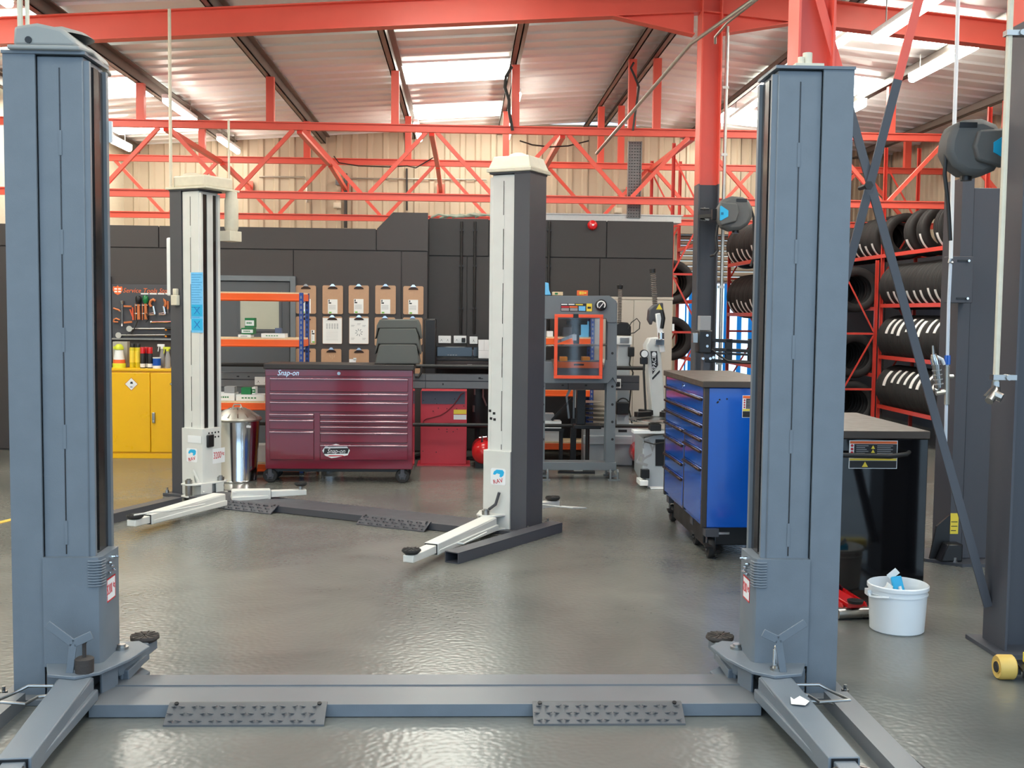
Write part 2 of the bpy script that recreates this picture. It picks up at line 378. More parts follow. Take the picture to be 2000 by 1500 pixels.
aq=[aR0+.002,W(955,460,DQ)[0],W(1185,460,DQ)[0],aQ1]
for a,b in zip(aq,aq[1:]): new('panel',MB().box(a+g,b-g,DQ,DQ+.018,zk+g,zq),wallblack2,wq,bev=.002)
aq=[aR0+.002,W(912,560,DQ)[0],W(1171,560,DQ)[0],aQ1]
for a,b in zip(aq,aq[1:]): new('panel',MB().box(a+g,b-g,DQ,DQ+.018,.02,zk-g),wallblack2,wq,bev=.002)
# return between the two planes is the partition's own thickness
for i,x in enumerate((900,926,1070)):
    a,z0=W(x,652,DQ); z1=W(x,433,DQ)[1]
    mb=MB().cyl((a,DQ-.018,z0),(a,DQ-.018,z1),.017,10); 
    for z in (z0+.3,z0+.8,z1-.1): mb.box(a-.026,a+.026,DQ-.03,DQ,z-.012,z+.012)
    solo('conduit',mb,black,['left black conduit dropping down the recessed wall to the sockets','second black conduit beside the first above the sockets','black conduit on the wall just right of the white post'][i],'pipe',rz=RB,group='black wall conduits')
# grey boxed duct on top of the recess and clutter
a0,z0=W(1070,425,DQ+.4); a1,_=W(1320,425,DQ+.4)
solo('cable_duct',MB().box(a0-.3,a1,DQ+.05,DQ+.35,zq-.009,zq+.07).box(a0-.32,a1+.02,DQ+.03,DQ+.37,zq+.07,zq+.085),galv,'grey duct lying along the top of the black recessed wall','duct',rz=RB)
gb=MB(); gr=random.Random(3); a0,_=W(868,428,DQ+.3); a1,_=W(950,428,DQ+.3)
for j in range(7):
    c=Vector((a0+(a1-a0)*j/6+gr.uniform(-.03,.03),DQ+.07+gr.uniform(-.02,.02),zq+.012+gr.uniform(0,.03)))
    gb.tube([c+Vector((-.14,.02,-.005)),c+Vector((-.05,0,.03)),c+Vector((.05,-.02,.012)),c+Vector((.14,.02,.02))],.014,6)
solo('cable_bundle',gb,mat('pale_cable',(170,186,168),.6,var=.3),'loose pale cables lying on top of the recessed wall','cable',rz=RB)
# doors in the partition ---------------------------------------------
a0,z1=W(434,538,DP); a1,_=W(578,538,DP); a0-=.2
dm=mat('door_grey',(82,84,88),.4,var=.05)
d2=struct('door_2',MB().box(a0+.07,a1-.07,DP-.025,DP+.003,.02,z1-.07),dm,rz=RB)
new('door_frame',MB().box(a0,a0+.06,DP-.05,DP+.003,.0,z1).box(a1-.06,a1,DP-.05,DP+.003,0,z1).box(a0+.06,a1-.06,DP-.05,DP+.003,z1-.06,z1),pressgrey,d2,bev=.004)
b0,zz1=W(470,590,DP); b1,zz0=W(546,643,DP)
new('door_pane',MB().box(b0,b1,DP-.03,DP-.024,zz0,zz1+.1),mat('frosted_pane',(176,176,160),.35,var=.06),d2)
new('pane_frame',MB().frame(b0-.03,b1+.03,zz0-.03,zz1+.13,.03,DP-.036,DP-.025),dm,d2)
a1,z1=W(218,540,DP); a0=a1-.9
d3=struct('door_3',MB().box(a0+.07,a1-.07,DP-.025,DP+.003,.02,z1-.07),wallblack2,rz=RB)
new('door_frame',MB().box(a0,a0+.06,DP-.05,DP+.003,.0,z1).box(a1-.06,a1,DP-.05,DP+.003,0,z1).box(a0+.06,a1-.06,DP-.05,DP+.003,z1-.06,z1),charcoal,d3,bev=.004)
# alarm bell, perforated tray, wall conduits ---------------------------
a,z=W(1157,440,DQ)
t=thing('alarm_bell','round red alarm bell high on the black recessed wall','bell',B(a,DQ,z-.06))
new('gong',MB().lathe([(.002,-.05),(.025,-.05),(.045,-.042),(.057,-.02),(.06,0)],20,(0,-.012,.06),'y'),red,t)
new('back_box',MB().lathe([(.001,-.012),(.04,-.012),(.04,0),(.001,0)],16,(0,0,.06),'y'),red,t)
new('hub',MB().lathe([(.001,-.072),(.012,-.07),(.012,-.06),(.012,-.055)],10,(0,0,.06),'y'),white,t)
dT=DL1+.13; a0,z1=W(1227,276,dT); a1,z0=W(1251,426,dT)
mb=MB().box(a0,a0+.012,-.02,.03,z0,z1).box(a1-.012,a1,-.02,.03,z0,z1); nx=5; nz_=26
for i in range(nz_+1):
    z=z0+(z1-z0)*i/nz_; mb.box(a0+.012,a1-.012,-.002,.002,max(z0,z-.013),min(z1,z+.013))
for j in range(1,nx): x=a0+(a1-a0)*j/nx; mb.box(x-.008,x+.008,-.0021,.0021,z0,z1)
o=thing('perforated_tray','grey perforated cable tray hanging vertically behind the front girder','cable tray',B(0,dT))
new('perforated_face',mb,mat('tray_grey',(120,118,116),.5,.3),o); new('dark_backing',MB().box(a0+.013,a1-.013,.012,.02,z0,z1),black,o)  # black sheet added behind the tray so its holes read dark
def wpipe(name,pts,d,r,m,label,cat,group=None):
    q=[(lambda w_:(w_[0],d-r-.045,w_[1]))(W(x,y,d)) for x,y in pts]
    return solo(name,MB().tube(q,r,8),m,label,cat,rz=RB,group=group)
wpipe('conduit',[(508,346),(596,347),(600,357),(600,396)],DW,.013,galv,'thin grey conduit turning down on cream cladding at left','pipe','cladding conduits')
wpipe('conduit',[(676,340),(676,446)],DW,.028,black,'thick dark vertical pipe on the cladding left of the raised partition','pipe','cladding conduits')
wpipe('conduit',[(682,349),(950,352)],DW,.012,galv,'thin grey horizontal conduit along cream cladding behind white post','pipe','cladding conduits')
wpipe('conduit',[(795,330),(795,412)],DW,.016,black,'slim dark vertical conduit above the raised partition end','pipe','cladding conduits')
for i,(x,y) in enumerate(((664,357),(660,402),(1206,412))):
    a,z=W(x,y,DW); t=solo('junction_box',MB().box(-.06,.06,-.07,0,0,.09).box(-.045,.045,-.078,-.07,.012,.078),[pressgrey,creampaint,creampaint][i],['small dark junction box on cladding left of the raised partition','small cream junction box on cladding below the dark one','cream junction box beside the perforated tray on cladding'][i],'box',B(a,DW-.03,z-.045),group='junction boxes',bev=.004)
a0,z0=W(878,418,DL2-.4); a1,z1=W(925,418,DL2-.4)
# cables swagging along the girders
def swag(pts,d,label,r=.009,m=hosemat):
    q=[]
    for (x,y) in pts: w_=W(x,y,d); q.append((w_[0],d,w_[1]))
    return solo('slack_cable',MB().tube(q,r,6),m,label,'cable',rz=RB,group='slack black cables')
swag([(1015,275),(1040,283),(1075,287),(1110,285),(1150,275)],DL1+.3,'black cable sagging under front girder right of the white post')
swag([(652,305),(662,318),(700,324),(760,326),(795,324),(812,328),(846,308)],DL2-.09,'black cable looping along the rear girder at centre')
swag([(1000,130),(988,150),(986,170),(994,195),(994,215),(1001,255)],DL1-.15,'thick black cable bundle dropping beside a red hanger post',.02)
swag([(1238,122),(1232,133),(1240,150),(1248,170),(1236,255)],DL1-.1,'black cable dropping beside the twin hanger posts',.014)
# roof-level steel tube brace in front of the first column
q=[P(1470,0,9.2),P(1350,85,9.75),P(1165,300,12.2)]
solo('air_pipe',MB().tube(q,.017,8),galv,'long thin grey pipe slanting across the roof past the red column','pipe',rz=0)
q=[P(1340,10,9.3),P(1350,35,9.3),P(1420,45,9.4),P(1424,60,9.4),P(1416,75,9.4)]
solo('air_pipe',MB().tube([P(1397,85,9.95),P(1397,72,9.9),P(1420,45,9.6),P(1490,-10,9.2)],.012,8),galv,'thin grey branch pipe beside the top of the red column','pipe',rz=0)
a=ac1+w1/2+.05; mb=MB().cyl((a,DR-.06,.3),(a,DR-.06,zr(a)-.36),.016,10)
for z in (1.2,1.9,2.5,3.1,3.7): mb.box(a-.034,a+.022,DR-.075,DR-.045,z-.012,z+.012)
solo('air_pipe',mb,galv,'vertical grey air pipe clipped to the right flange of the slender column','pipe',rz=RB)
# fluorescent battens ------------------------------------------------
def batten(a,d0,d1,drop,label,z=None):
    z=zr(a)-drop if z is None else z
    t=thing('fluorescent_light',label,'light',B(a,d0,z),group='fluorescent lights')
    L=d1-d0
    new('housing',MB().box(-.035,.035,0,L,.02,.07),white,t,bev=.006)
    new('tube',MB().tube([(0,.01,0),(0,.05,0),(0,L-.05,0),(0,L-.01,0)],[.03,.042,.042,.03],10),lampmat,t)
    for y in (.25,L-.25): new('hanger',MB().cyl((0,y,.07),(0,y,zr(a)+SH-z-.001),.006,6),steel,t)
bt=[(-3.6,13.5,15.0,'left fluorescent beside the hanger post above front girder'),(-3.6,16.4,17.8,'far left fluorescent nearest the cladding above the white-capped post'),
 (-5.05,15.6,17.0,'leftmost fluorescent below the far left rooflight'),(-3.75,7.9,9.4,'fluorescent at the top left corner of the roof'),
 (-.72,16.0,17.5,'fluorescent seen end-on behind the front girder left of centre'),(-.72,7.7,9.2,'fluorescent at top edge above the long rafter'),
 (.66,14.2,15.6,'upper of two end-on fluorescents near roof centre'),(.66,16.5,17.8,'lower of two end-on fluorescents near roof centre'),
 (3.72,16.4,17.8,'fluorescent end beside the red column behind the girder'),(3.74,13.8,15.6,'fluorescent right of red column near a purlin'),(3.74,10.7,12.2,'fluorescent above the right blue-grey post'),
 (4.92,10.6,12.2,'bright fluorescent under the right rooflight'),(4.92,13.6,15.0,'short-looking fluorescent just right of the blue-grey post')]
for a,d0,d1,l in bt: batten(a,d0,d1,.09,l)
w_=PZ(1715,78,4.0); batten(w_.dot(E)-.03,w_.dot(D)-1.35,w_.dot(D),.5,'chain-hung fluorescent at top right beside the red brace',4.0)
for a in (-3.6,.66,3.74): batten(a,4.2,5.7,.09,'fluorescent in the near roof bay above the frame' if a<0 else 'fluorescent in the near roof bay at centre' if a<1 else 'fluorescent in the near roof bay at right')
# ================================================================ TWO-POST LIFTS
def sticker_round(o,parent,xd,zd,s):     # square sticker: cyan bent pipe over red letters
    x,z=Vector(xd).normalized(),Vector((0,0,1)); n=x.cross(z); o=Vector(o)
    def pl(poly,m,nm,t,par):
        vs=[o+x*a*s+z*b*s+n*t for a,b in poly]+[o+x*a*s+z*b*s for a,b in poly]; k=len(poly)
        return new(nm,MB().add(vs,[tuple(range(k)),tuple(range(k,2*k))[::-1]]+[(i,(i+1)%k,(i+1)%k+k,i+k) for i in range(k)]),m,par)
    st=pl([(-.42,-.5),(.42,-.5),(.5,-.42),(.5,.42),(.42,.5),(-.42,.5),(-.5,.42),(-.5,-.42)],white,'maker_sticker',.0015,parent)
    pl([(-.34,.12),(-.28,.3),(-.1,.42),(.3,.42),(.4,.3),(.36,.1),(.22,-.02),(.1,.0),(.12,.16),(-.08,.2),(-.2,.1)],cyan,'emblem',.0025,parent)
    text('RAV',s*.36,labelred,parent,o+n*.003+z*(-.28*s),x*1+z*.25,z-x*.25)
def lift(name,label,c,rz,post_m,car_m,arms,front,zt=2.66):
    L=thing(name,label,'car lift',c,rz); Ml=Matrix.Translation(c)@Matrix.Rotation(rz,4,'Z'); inv=Ml.inverted(); R3=Ml.to_3x3()
    loc=lambda p: inv@Vector(p)
    def hit(px,py,axis,val):             # pixel -> local point on plane local[axis]==val
        d=inv.to_3x3()@ray(px,py); o=inv@CAM; return o+d*((val-o[axis])/d[axis])
    for s in (-1,1):
        X=lambda u:s*u
        def bx(mb,u0,u1,v0,v1,z0,z1): a,b=sorted((s*u0,s*u1)); return mb.box(a,b,v0,v1,z0,z1)
        prof=[(1.735,0),(1.735,.28),(1.607,.28),(1.607,.268),(1.723,.268),(1.723,.012),(1.607,.012),(1.607,0)]
        po=new('post',MB().prismz([(s*u,v) for u,v in prof],.0,zt),post_m,L)
        new('top_plate',bx(MB(),1.405,1.738,-.008,.288,zt,zt+.012),post_m,po)
        gd=new('carriage_guide',bx(MB(),1.42,1.6065,.014,.255,.58,zt-.004),car_m,L,bev=.006)
        um=1.515
        mb=bx(MB(),um-.0025,um+.0025,.0125,.016,.62,zt-.05); new('seam',mb,slotblack,gd)
        for k in range(5): new('seam_tab',bx(MB(),um-.006,um+.006,.011,.016,.66+k*.4,.66+k*.4+.1),car_m,gd)
        sl=new('chain_slot',bx(MB(),1.41,1.421,.05,.215,.6,zt-.03),slotblack,L)
        mb=bx(MB(),1.398,1.421,.02,.04,.6,zt-.02); bx(mb,1.398,1.421,.225,.255,.6,zt-.02); new('slot_lip',mb,car_m,sl)
        if front:
            new('chain_guard',bx(MB(),1.404,1.41,.09,.15,.62,zt-.03),slotblack,sl)
        else:
            new('inner_strip',bx(MB(),1.404,1.41,.1,.17,.6,zt-.03),car_m,sl)
        # carriage
        cp=[(1.604,-.014),(1.40,-.014),(1.378,-.008),(1.366,.012),(1.366,.215),(1.604,.215)]
        ca=new('carriage',MB().prismz([(s*u,v) for u,v in cp],.15 if front else .03,.61),car_m,L)
        if front:
            for k in range(10):
                z=.492+k*.0115
                new('vent_rib',MB().tube([(s*1.418,-.016,z),(s*1.392,-.018,z),(s*1.368,-.004,z),(s*1.362,.03,z)],.0038,6),car_m,ca)
            for v,z in ((.055,.575),(.1,.59),(.15,.58),(.06,.53),(.11,.535),(.085,.555)): new('bolt',MB().cyl((s*1.366,v,z),(s*1.35,v,z),.008,8).cyl((s*1.35,v,z),(s*1.343,v,z),.0045,6),chrome,ca)
            v0,v1=(.055,.165); z=.452 if s<0 else .455
            a,b=sorted((s*1.366,s*1.3645)); lb=new('capacity_label',MB().box(a,b,v0,v1,z-.05,z+.05),white,ca)
            new('label_border',MB().box(a-.0004,b+.0004,v0,v1,z-.05,z-.044).box(a-.0004,b+.0004,v0,v1,z+.044,z+.05).box(a-.0004,b+.0004,v0,v0+.005,z-.05,z+.05).box(a-.0004,b+.0004,v1-.005,v1,z-.05,z+.05),labelred,ca)
            xd=(0,-s,0); text('3200',.062,labelred,ca,(s*1.3643,.11-.022*(-s),z),xd,width=.066); text('kg',.032,labelred,ca,(s*1.3643,.11+.034*(-s),z+.01),xd,width=.02)
        else:
            mb=MB()
            for v in (.06,.1,.14,.18):
                for z in (.57,.53): mb.cyl((s*1.367,v,z),(s*1.362,v,z),.008,8)
            new('adjuster_hole',mb,black,ca)
        # yoke plates and pivot pins
        yk=[(1.58,-.05),(1.54,-.15),(1.42,-.18),(1.34,-.12),(1.27,.06),(1.24,.23),(1.31,.31),(1.42,.28),(1.42,.0),(1.60,.0)]
        dy=0 if front else -.022
        if not front: yk=[(1.56,-.03),(1.52,-.12),(1.44,-.14),(1.37,-.10),(1.325,.06),(1.30,.2),(1.34,.27),(1.42,.25),(1.42,.0),(1.58,.0)]
        mb=MB().prismz([(s*u,v) for u,v in yk],.15+dy,.164+dy).prismz([(s*u,v) for u,v in yk],.035+dy/2,.049+dy/2)
        mb.bar((s*1.36,-.05,.095),(s*1.325,.05,.095),.012,.095); mb.bar((s*1.325,.1,.095),(s*1.31,.18,.095),.012,.095); bx(mb,1.42,1.6,.0,.2,.04,.135)
        y=new('pivot_yoke',mb,car_m,L,bev=.003)
        for u,v in ((1.45,-.1),(1.35,.19)): new('pivot_pin',MB().cyl((s*u,v,.03),(s*u,v,.175),.03,14).cyl((s*u,v,.175),(s*u,v,.185),.018,10),steel,y)
        # base pieces
        new('foot_plate',bx(MB(),1.36,1.79,-.06,.36,0,.028),charcoal if not front else greyplate,L,bev=.003)
        for v in (-.03,.32): new('anchor_bolt',MB().cyl((s*1.765,v,.028),(s*1.765,v,.055),.016,6).cyl((s*1.765,v,.055),(s*1.765,v,.075),.008,8),steel,L)
    # floor cross plate and ramps
    bm_=bluegrey if front else charcoal
    cp=new('cross_plate',MB().box(-1.36,1.36,-.19,.16,0,.052),bm_ if not front else greyplate,L,bev=.004)
    new('edge_strip',MB().box(-1.36,1.36,-.197,-.19,0.004,.054),bm_,cp)
    if front: new('top_ridge',MB().box(-1.36,1.36,.03,.16,.052,.058),greyplate,cp)
    for u0,u1 in ((-1.04,-.41),(.42,1.03)):
        rp=new('ramp_plate',MB().prismx([(-.18,.053),(-.18,.061),(-.20,.061),(-.292,.008),(-.292,0),(-.2,.052)],u0,u1),ramp_grey if front else charcoal,L)
        mb=MB(); nu=int((u1-u0)/.04)
        for i in range(nu):
            for j in range(3):
                f=(j+.5)/3; v=-.2-.092*f; z=.0625-.0535*f; u=u0+.02+i*.04; q=.011 if (i+j)%2 else -.011
                mb.bar((u-.014,v-q*.9,z-q*-.5),(u+.014,v+q*.9,z+q*-.5),.008,.0035)
        t_=new('tread_pattern',mb,ramp_grey if front else charcoal,rp); t_['kind']='stuff'
        for u in (u0+.03,u1-.03): new('screw',MB().cyl((u,-.2,.056),(u,-.203,.064),.009,8),black,rp)
    # arms
    for A in arms:
        p,q=Vector(A['p']),Vector(A['q']); t=(q-p).normalized(); z=A.get('z',.1); up=Vector((0,0,1))
        w=.115; side=t.cross(up); we=.1
        if front and p.y<0: w,we=.13,.112
        mb=MB().bar(p,q,w,.1,w2=we,h2=.078)
        mb.bar(p-up*.025,q-t*.02-up*.02,w+.045,.045,w2=.104,h2=.03); mb.bar(p+up*.012,q-t*.25+up*.0,w+.012,.07,w2=.1,h2=.05)
        a=new('lift_arm',mb,car_m,L,bev=.005)
        ex=A.get('ext',.12); e=q+t*ex
        new('extension',MB().bar(q-t*.03,e,.078,.055,w2=.074,h2=.045),car_m,a,bev=.004)
        new('arm_mouth',MB().bar(q-t*.004,q+t*.003,.092,.07),black,a)
        pz=A.get('pad',.15); c_=e-t*.045
        mb=MB().cyl((c_.x,c_.y,c_.z+.02),(c_.x,c_.y,pz-.02),.018,10); new('pad_stem',mb,steel,a)
        c_.z=pz; pr=A.get('pr',.062)
        mb=MB().lathe([(.001,-.022),(pr*.75,-.022),(pr,-.008),(pr,.0),(pr*.94,.006),(.001,.006)],10,c_)
        for k in range(6):
            g_=math.pi*k/6; mb.bar(c_+Vector((-pr*.9*math.cos(g_),-pr*.9*math.sin(g_),.007)),c_+Vector((pr*.9*math.cos(g_),pr*.9*math.sin(g_),.007)),.006,.004)
        new('pad',mb,padrubber if front else rubber,a)
        for lp in A.get('loops',()):
            new('release_handle',MB().tube(lp,.0065,8),steel if front else car_m,a)
    return L,hit,loc
FC=Vector((-.33,4.565,0)); FRZ=math.radians(2.15)
def loops(s):
    return [[(s*1.50,-.19,.13),(s*1.60,-.19,.13),(s*1.64,-.23,.115),(s*1.69,-.3,.105),(s*1.56,-.32,.105),(s*1.53,-.27,.115),(s*1.48,-.27,.12)]]
fa=[dict(p=(-1.43,-.14,.1),q=(-1.355,-.93,.1),ext=.13,pad=.115,pr=.075,loops=loops(-1)),
    dict(p=(-1.37,.12,.1),q=(-1.315,.33,.115),ext=.09,pad=.165,pr=.066),
    dict(p=(1.43,-.14,.1),q=(1.445,-.95,.1),ext=.13,pad=.115,pr=.075,loops=loops(1)+[[(1.46,-.16,.06),(1.66,-.18,.05),(1.76,-.62,.04),(1.80,-.98,.04),(1.6,-.9,.06),(1.45,-.86,.09)]]),
    dict(p=(1.37,.12,.1),q=(1.325,.33,.115),ext=.09,pad=.165,pr=.066)]
LF,hitF,locF=lift('two_post_lift','big blue-grey two-post car lift framing the foreground',FC,FRZ,bluegrey,bluegrey,fa,True)
# forked pad holders, weight, floor channels
for s in (-1,1):
    v=-.13
    pts=[(135,1322),(143,1257),(92,1219),(180,1240)] if s<0 else [(1530,1315),(1520,1250),(1573,1216),(1490,1236)]
    q=[hitF(x,y,1,v) for x,y in pts]
    new('fork_bracket',MB().bar(q[0],q[1],.03,.008,(0,1,0)).bar(q[1],q[2]+Vector((0,.0,0)),.034,.008,(0,1,0)).bar(q[1],q[3],.034,.008,(0,1,0)),bluegrey,LF,bev=.002)
    a,b=sorted((s*1.66,s*1.76))
    new('floor_channel',MB().box(a,b,-1.15,-.07,0,.005).box(a,a+.006,-1.15,-.07,.005,.055).box(b-.006,b,-1.15,-.07,.005,.055).box(a,b,-1.15,-.07,.055,.06),greyplate,LF)
q=hitF(165,1300,1,-.12)
new('pad_adapter',MB().lathe([(.001,-.035),(.036,-.035),(.038,.03),(.03,.035),(.008,.035),(.008,.09),(.014,.1),(.001,.1)],16,q),padrubber,LF)
q=hitF(1513,1290,1,-.1); new('lock_pin',MB().cyl(q+Vector((0,0,-.05)),q+Vector((0,0,.05)),.008,8).ball(q+Vector((.01,0,.055)),.015),chrome,LF)
q=hitF(1556,1370,2,.152); new('torn_label',MB().add([q+Vector(v) for v in ((-.03,-.03,.001),(.02,-.045,.001),(.05,.0,.001),(.03,.06,.001),(-.005,.02,.001),(-.01,.05,.001))],[(0,1,2,3,4,5)]),paper,LF)
# hood on the left post, connector on the right
mb=MB().prismz([(-1.705,-.03),(-1.42,-.03),(-1.39,.05),(-1.455,.48),(-1.705,.48)],2.672,2.69)
hd=new('motor_hood',mb,hoodgrey,LF,bev=.006)
mb=MB().prism([(-1.695,2.69),(-1.44,2.69),(-1.445,2.72),(-1.50,2.765),(-1.60,2.785),(-1.69,2.77)],.0,.42)
mb.lathe([(.13,2.77),(.1,2.79),(.05,2.805),(.001,2.82)],20,(-1.57,.2,0))
new('hood_shell',mb,hoodgrey,hd,bev=.02); new('rubber_plug',MB().cyl((-1.63,-.004,2.715),(-1.63,.002,2.715),.014,10),black,hd)
q=hitF(1578,127,1,.1)
cn=new('cable_gland',MB().box(q.x-.06,q.x+.06,.07,.15,2.672,2.70).cyl((q.x,.11,2.69),(q.x,.11,2.75),.02,10).cyl((q.x-.03,.1,2.7),(q.x-.03,.1,2.73),.014,8),creampaint,LF)
q=hitF(40,75,1,.2); new('power_pipe',MB().cyl((q.x,.2,2.76),(q.x,.2,4.15),.012,8).cyl((q.x+.03,.2,2.76),(q.x+.03,.2,4.15),.009,8),creampaint,LF)
mb=MB().box(-1.40,-1.385,.255,.27,2.35,2.44); new('limit_switch',mb,white,LF)
# ---------------------------------------------------------------- rear lift
RC=(F(336,968)+F(1028,1045))/2; dv=F(1028,1045)-F(336,968); RRZ=math.atan2(dv.y,dv.x)
_inv=(Matrix.Translation(RC)@Matrix.Rotation(RRZ,4,'Z')).inverted()
def RL_(px,py,z): return tuple(_inv@PZ(px,py,z))
def arm(p,q,pad,**k): 
    d=dict(p=RL_(*p),q=RL_(*q),pad=pad,**k); return d
rp=RL_(1066,998,.12); 
ra=[arm((428,975,.085),(285,1014,.085),.135,ext=.17,loops=[[RL_(400,985,.16),RL_(330,998,.17),RL_(300,1000,.15),RL_(262,1006,.15)]]),
    arm((452,968,.085),(528,964,.09),.17,ext=.3,pr=.055),
    arm((955,1022,.085),(842,1072,.085),.135,ext=.33,loops=[[RL_(862,1058,.08),RL_(905,1062,.07),RL_(950,1040,.1)]]),
    dict(p=(1.33,.2,.11),q=(1.5,.55,.11),pad=.16,ext=.28,loops=[[(1.5,.55,.13),(1.85,.6,.12),(1.9,.75,.1),(1.7,.72,.1)]])]
LR,hitR,locR=lift('two_post_lift','white and charcoal two-post car lift standing behind at an angle',RC,RRZ,charcoal,whitepaint,ra,False)
for s,(pa,pb) in ((-1,((207,1022),(345,988))),(1,((882,1100),(1086,1038)))):
    A,Bq=Vector(RL_(*pa,0)),Vector(RL_(*pb,0)); t=(Bq-A).normalized(); n=Vector((t.y,-t.x,0)); w,h=.11,.075; mb=MB(); U=Vector((0,0,1))
    if s<0: A=A-t*.3
    mb.bar(A+U*.004,Bq+U*.004,w,.006); mb.bar(A+U*(h-.003),Bq+U*(h-.003),w,.006)
    for k in (-1,1): mb.bar(A+U*h/2+n*k*(w/2-.003),Bq+U*h/2+n*k*(w/2-.003),.006,h-.014)
    new('floor_channel',mb,charcoal,LR)
# caps
mb=MB().box(-1.76,-1.30,-.03,.40,2.672,2.69); cp=new('cap',mb,creampaint,LR,bev=.004)
new('cap_shell',MB().box(-1.70,-1.34,.0,.36,2.69,2.79).lathe([(.1,2.79),(.07,2.815),(.03,2.825),(.001,2.828)],16,(-1.58,.12,0)),creampaint,cp,bev=.015)
mb=MB().box(1.39,1.755,-.03,.31,2.672,2.70)
cp=new('cap',mb,creampaint,LR,bev=.004)
mb=MB().add([(1.40,-.02,2.70),(1.745,-.02,2.70),(1.745,.30,2.70),(1.40,.30,2.70),(1.43,.01,2.79),(1.715,.01,2.79),(1.715,.27,2.79),(1.43,.27,2.79)],[(0,3,2,1),(4,5,6,7),(0,1,5,4),(1,2,6,5),(2,3,7,6),(3,0,4,7)])
mb.lathe([(.1,2.785),(.06,2.815),(.03,2.825),(.001,2.828)],16,(1.57,.14,0)); new('cap_shell',mb,creampaint,cp,bev=.006)
new('motor',MB().lathe([(.001,2.33),(.05,2.33),(.06,2.36),(.06,2.6),(.05,2.62),(.05,2.672),(.001,2.672)],16,(-1.335,.33,0)).box(-1.40,-1.28,.25,.40,2.24,2.33),creampaint,LR,bev=.004)
new('power_pipe',MB().cyl((-1.70,-.02,2.69),(-1.70,-.02,4.2),.014,8).cyl((-1.36,.33,2.79),(-1.36,.33,3.3),.01,8),creampaint,LR)
# control box and switch on the left post, padlock cover
q=hitR(327,465,1,.1); q2=hitR(327,578,1,.1)
new('control_box',MB().box(-1.83,-1.737,.05,.2,q2.z,q.z),white,LR,bev=.012)
new('switch_box',MB().box(-1.79,-1.737,.08,.17,q.z+.06,q.z+.17),creampaint,LR,bev=.008); new('rotary_switch',MB().cyl((-1.77,.08,q.z+.11),(-1.77,.055,q.z+.11),.02,10),labelyellow,LR)
q=hitR(345,583,1,-.004); new('padlock_cover',MB().box(q.x-.035,q.x+.035,-.04,0,q.z-.06,q.z+.03).box(q.x-.018,q.x+.022,-.035,0,q.z+.03,q.z+.085),creampaint,LR,bev=.006)
# instruction label, white tag, stickers
a,b=hitR(371,532,1,.0),hitR(395,650,1,.0)
il=new('instruction_label',MB().box(a.x,b.x,.0105,.0139,b.z,a.z),skyblue,LR)
mb=MB(); zz=a.z-.02
for k in range(18): mb.box(a.x+.008,b.x-.008-.015*(k%3),.0097,.0106,zz-.003,zz+.002); zz-=.0215
new('print_line',mb,mat('print_blue',(60,140,200),.5),il)
h=(a.z-b.z); mb=MB()
for k in (0,1):
    z0=b.z+.02+k*.12; mb.box(a.x+.006,b.x-.006,.0097,.0106,z0,z0+.1)
new('diagram',mb,cyan,il)
mat('deep_blue_print',(20,100,190),.5)
for k in (0,1):
    z0=b.z+.07+k*.12; c=(a.x+b.x)/2
    new('diagram_mark',MB().bar((c-.03,.0093,z0-.03),(c+.03,.0093,z0+.03),.006,.001,(0,1,0)).bar((c-.03,.0093,z0+.03),(c+.03,.0093,z0-.03),.006,.001,(0,1,0)),MATS['deep_blue_print'],il)
a,b=hitR(367,850,1,-.014),hitR(393,866,1,-.014); new('blank_tag',MB().box(a.x,b.x,-.0165,-.014,b.z,a.z),white,LR)
q=hitR(375,889,1,-.0145); sticker_round(q,LR,(1,0,0),None,.12)
q=hitR(973,931,1,-.0145); q.x=min(q.x,1.55); sticker_round(q,LR,(1,0,0),None,.125)
a,b=hitR(415,877,0,-1.366),hitR(439,901,0,-1.366)
new('capacity_label',MB().box(-1.366,-1.3645,a.y,b.y,min(a.z,b.z)-.005,max(a.z,b.z)),white,LR)
m_=(a+b)/2; text('3200',.085,labelred,LR,(-1.3642,a.y+(b.y-a.y)*.38,m_.z),(0,1,0),width=abs(b.y-a.y)*.6); text('kg',.04,labelred,LR,(-1.3642,a.y+(b.y-a.y)*.83,m_.z+.015),(0,1,0),width=abs(b.y-a.y)*.2)
q=hitR(409,862,0,-1.366); new('rubber_bumper',MB().box(-1.366,-1.345,q.y-.04,q.y+.04,q.z-.05,q.z+.06),black,LR,bev=.008)
mb=MB()
for x,y in ((958,803),(966,808),(960,818),(967,820)): q=hitR(x,y,1,.018); mb.box(q.x-.012,q.x+.008,.0115,.0139,q.z-.006,q.z+.012)
new('paint_chip',mb,black,LR)
for pts in ([(377,918),(398,962),(380,950)],):
    q=[hitR(x,y,1,-.03) for x,y in pts]; new('fork_bracket',MB().bar(q[0],q[1],.02,.012).bar(q[0],q[2],.02,.012),whitepaint,LR)
q=[hitR(x,y,1,-.05) for x,y in ((975,962),(968,985),(948,1000),(945,1030))]
new('lock_lever',MB().tube(q,.012,8),charcoal,LR)
# ================================================================ BACK OF THE WORKSHOP, LEFT
def wroot(name,label,cat,px,py,d,group=None,z=None):       # thing at the building-plane point under a pixel; returns root and local pixel map
    a,zz=W(px,py,d); z=zz if z is None else z
    t=thing(name,label,cat,B(a,d,z),group=group)
    def L(x,y,dd=d):
        w_=W(x,y,dd); return w_[0]-a, w_[1]-z
    return t,L
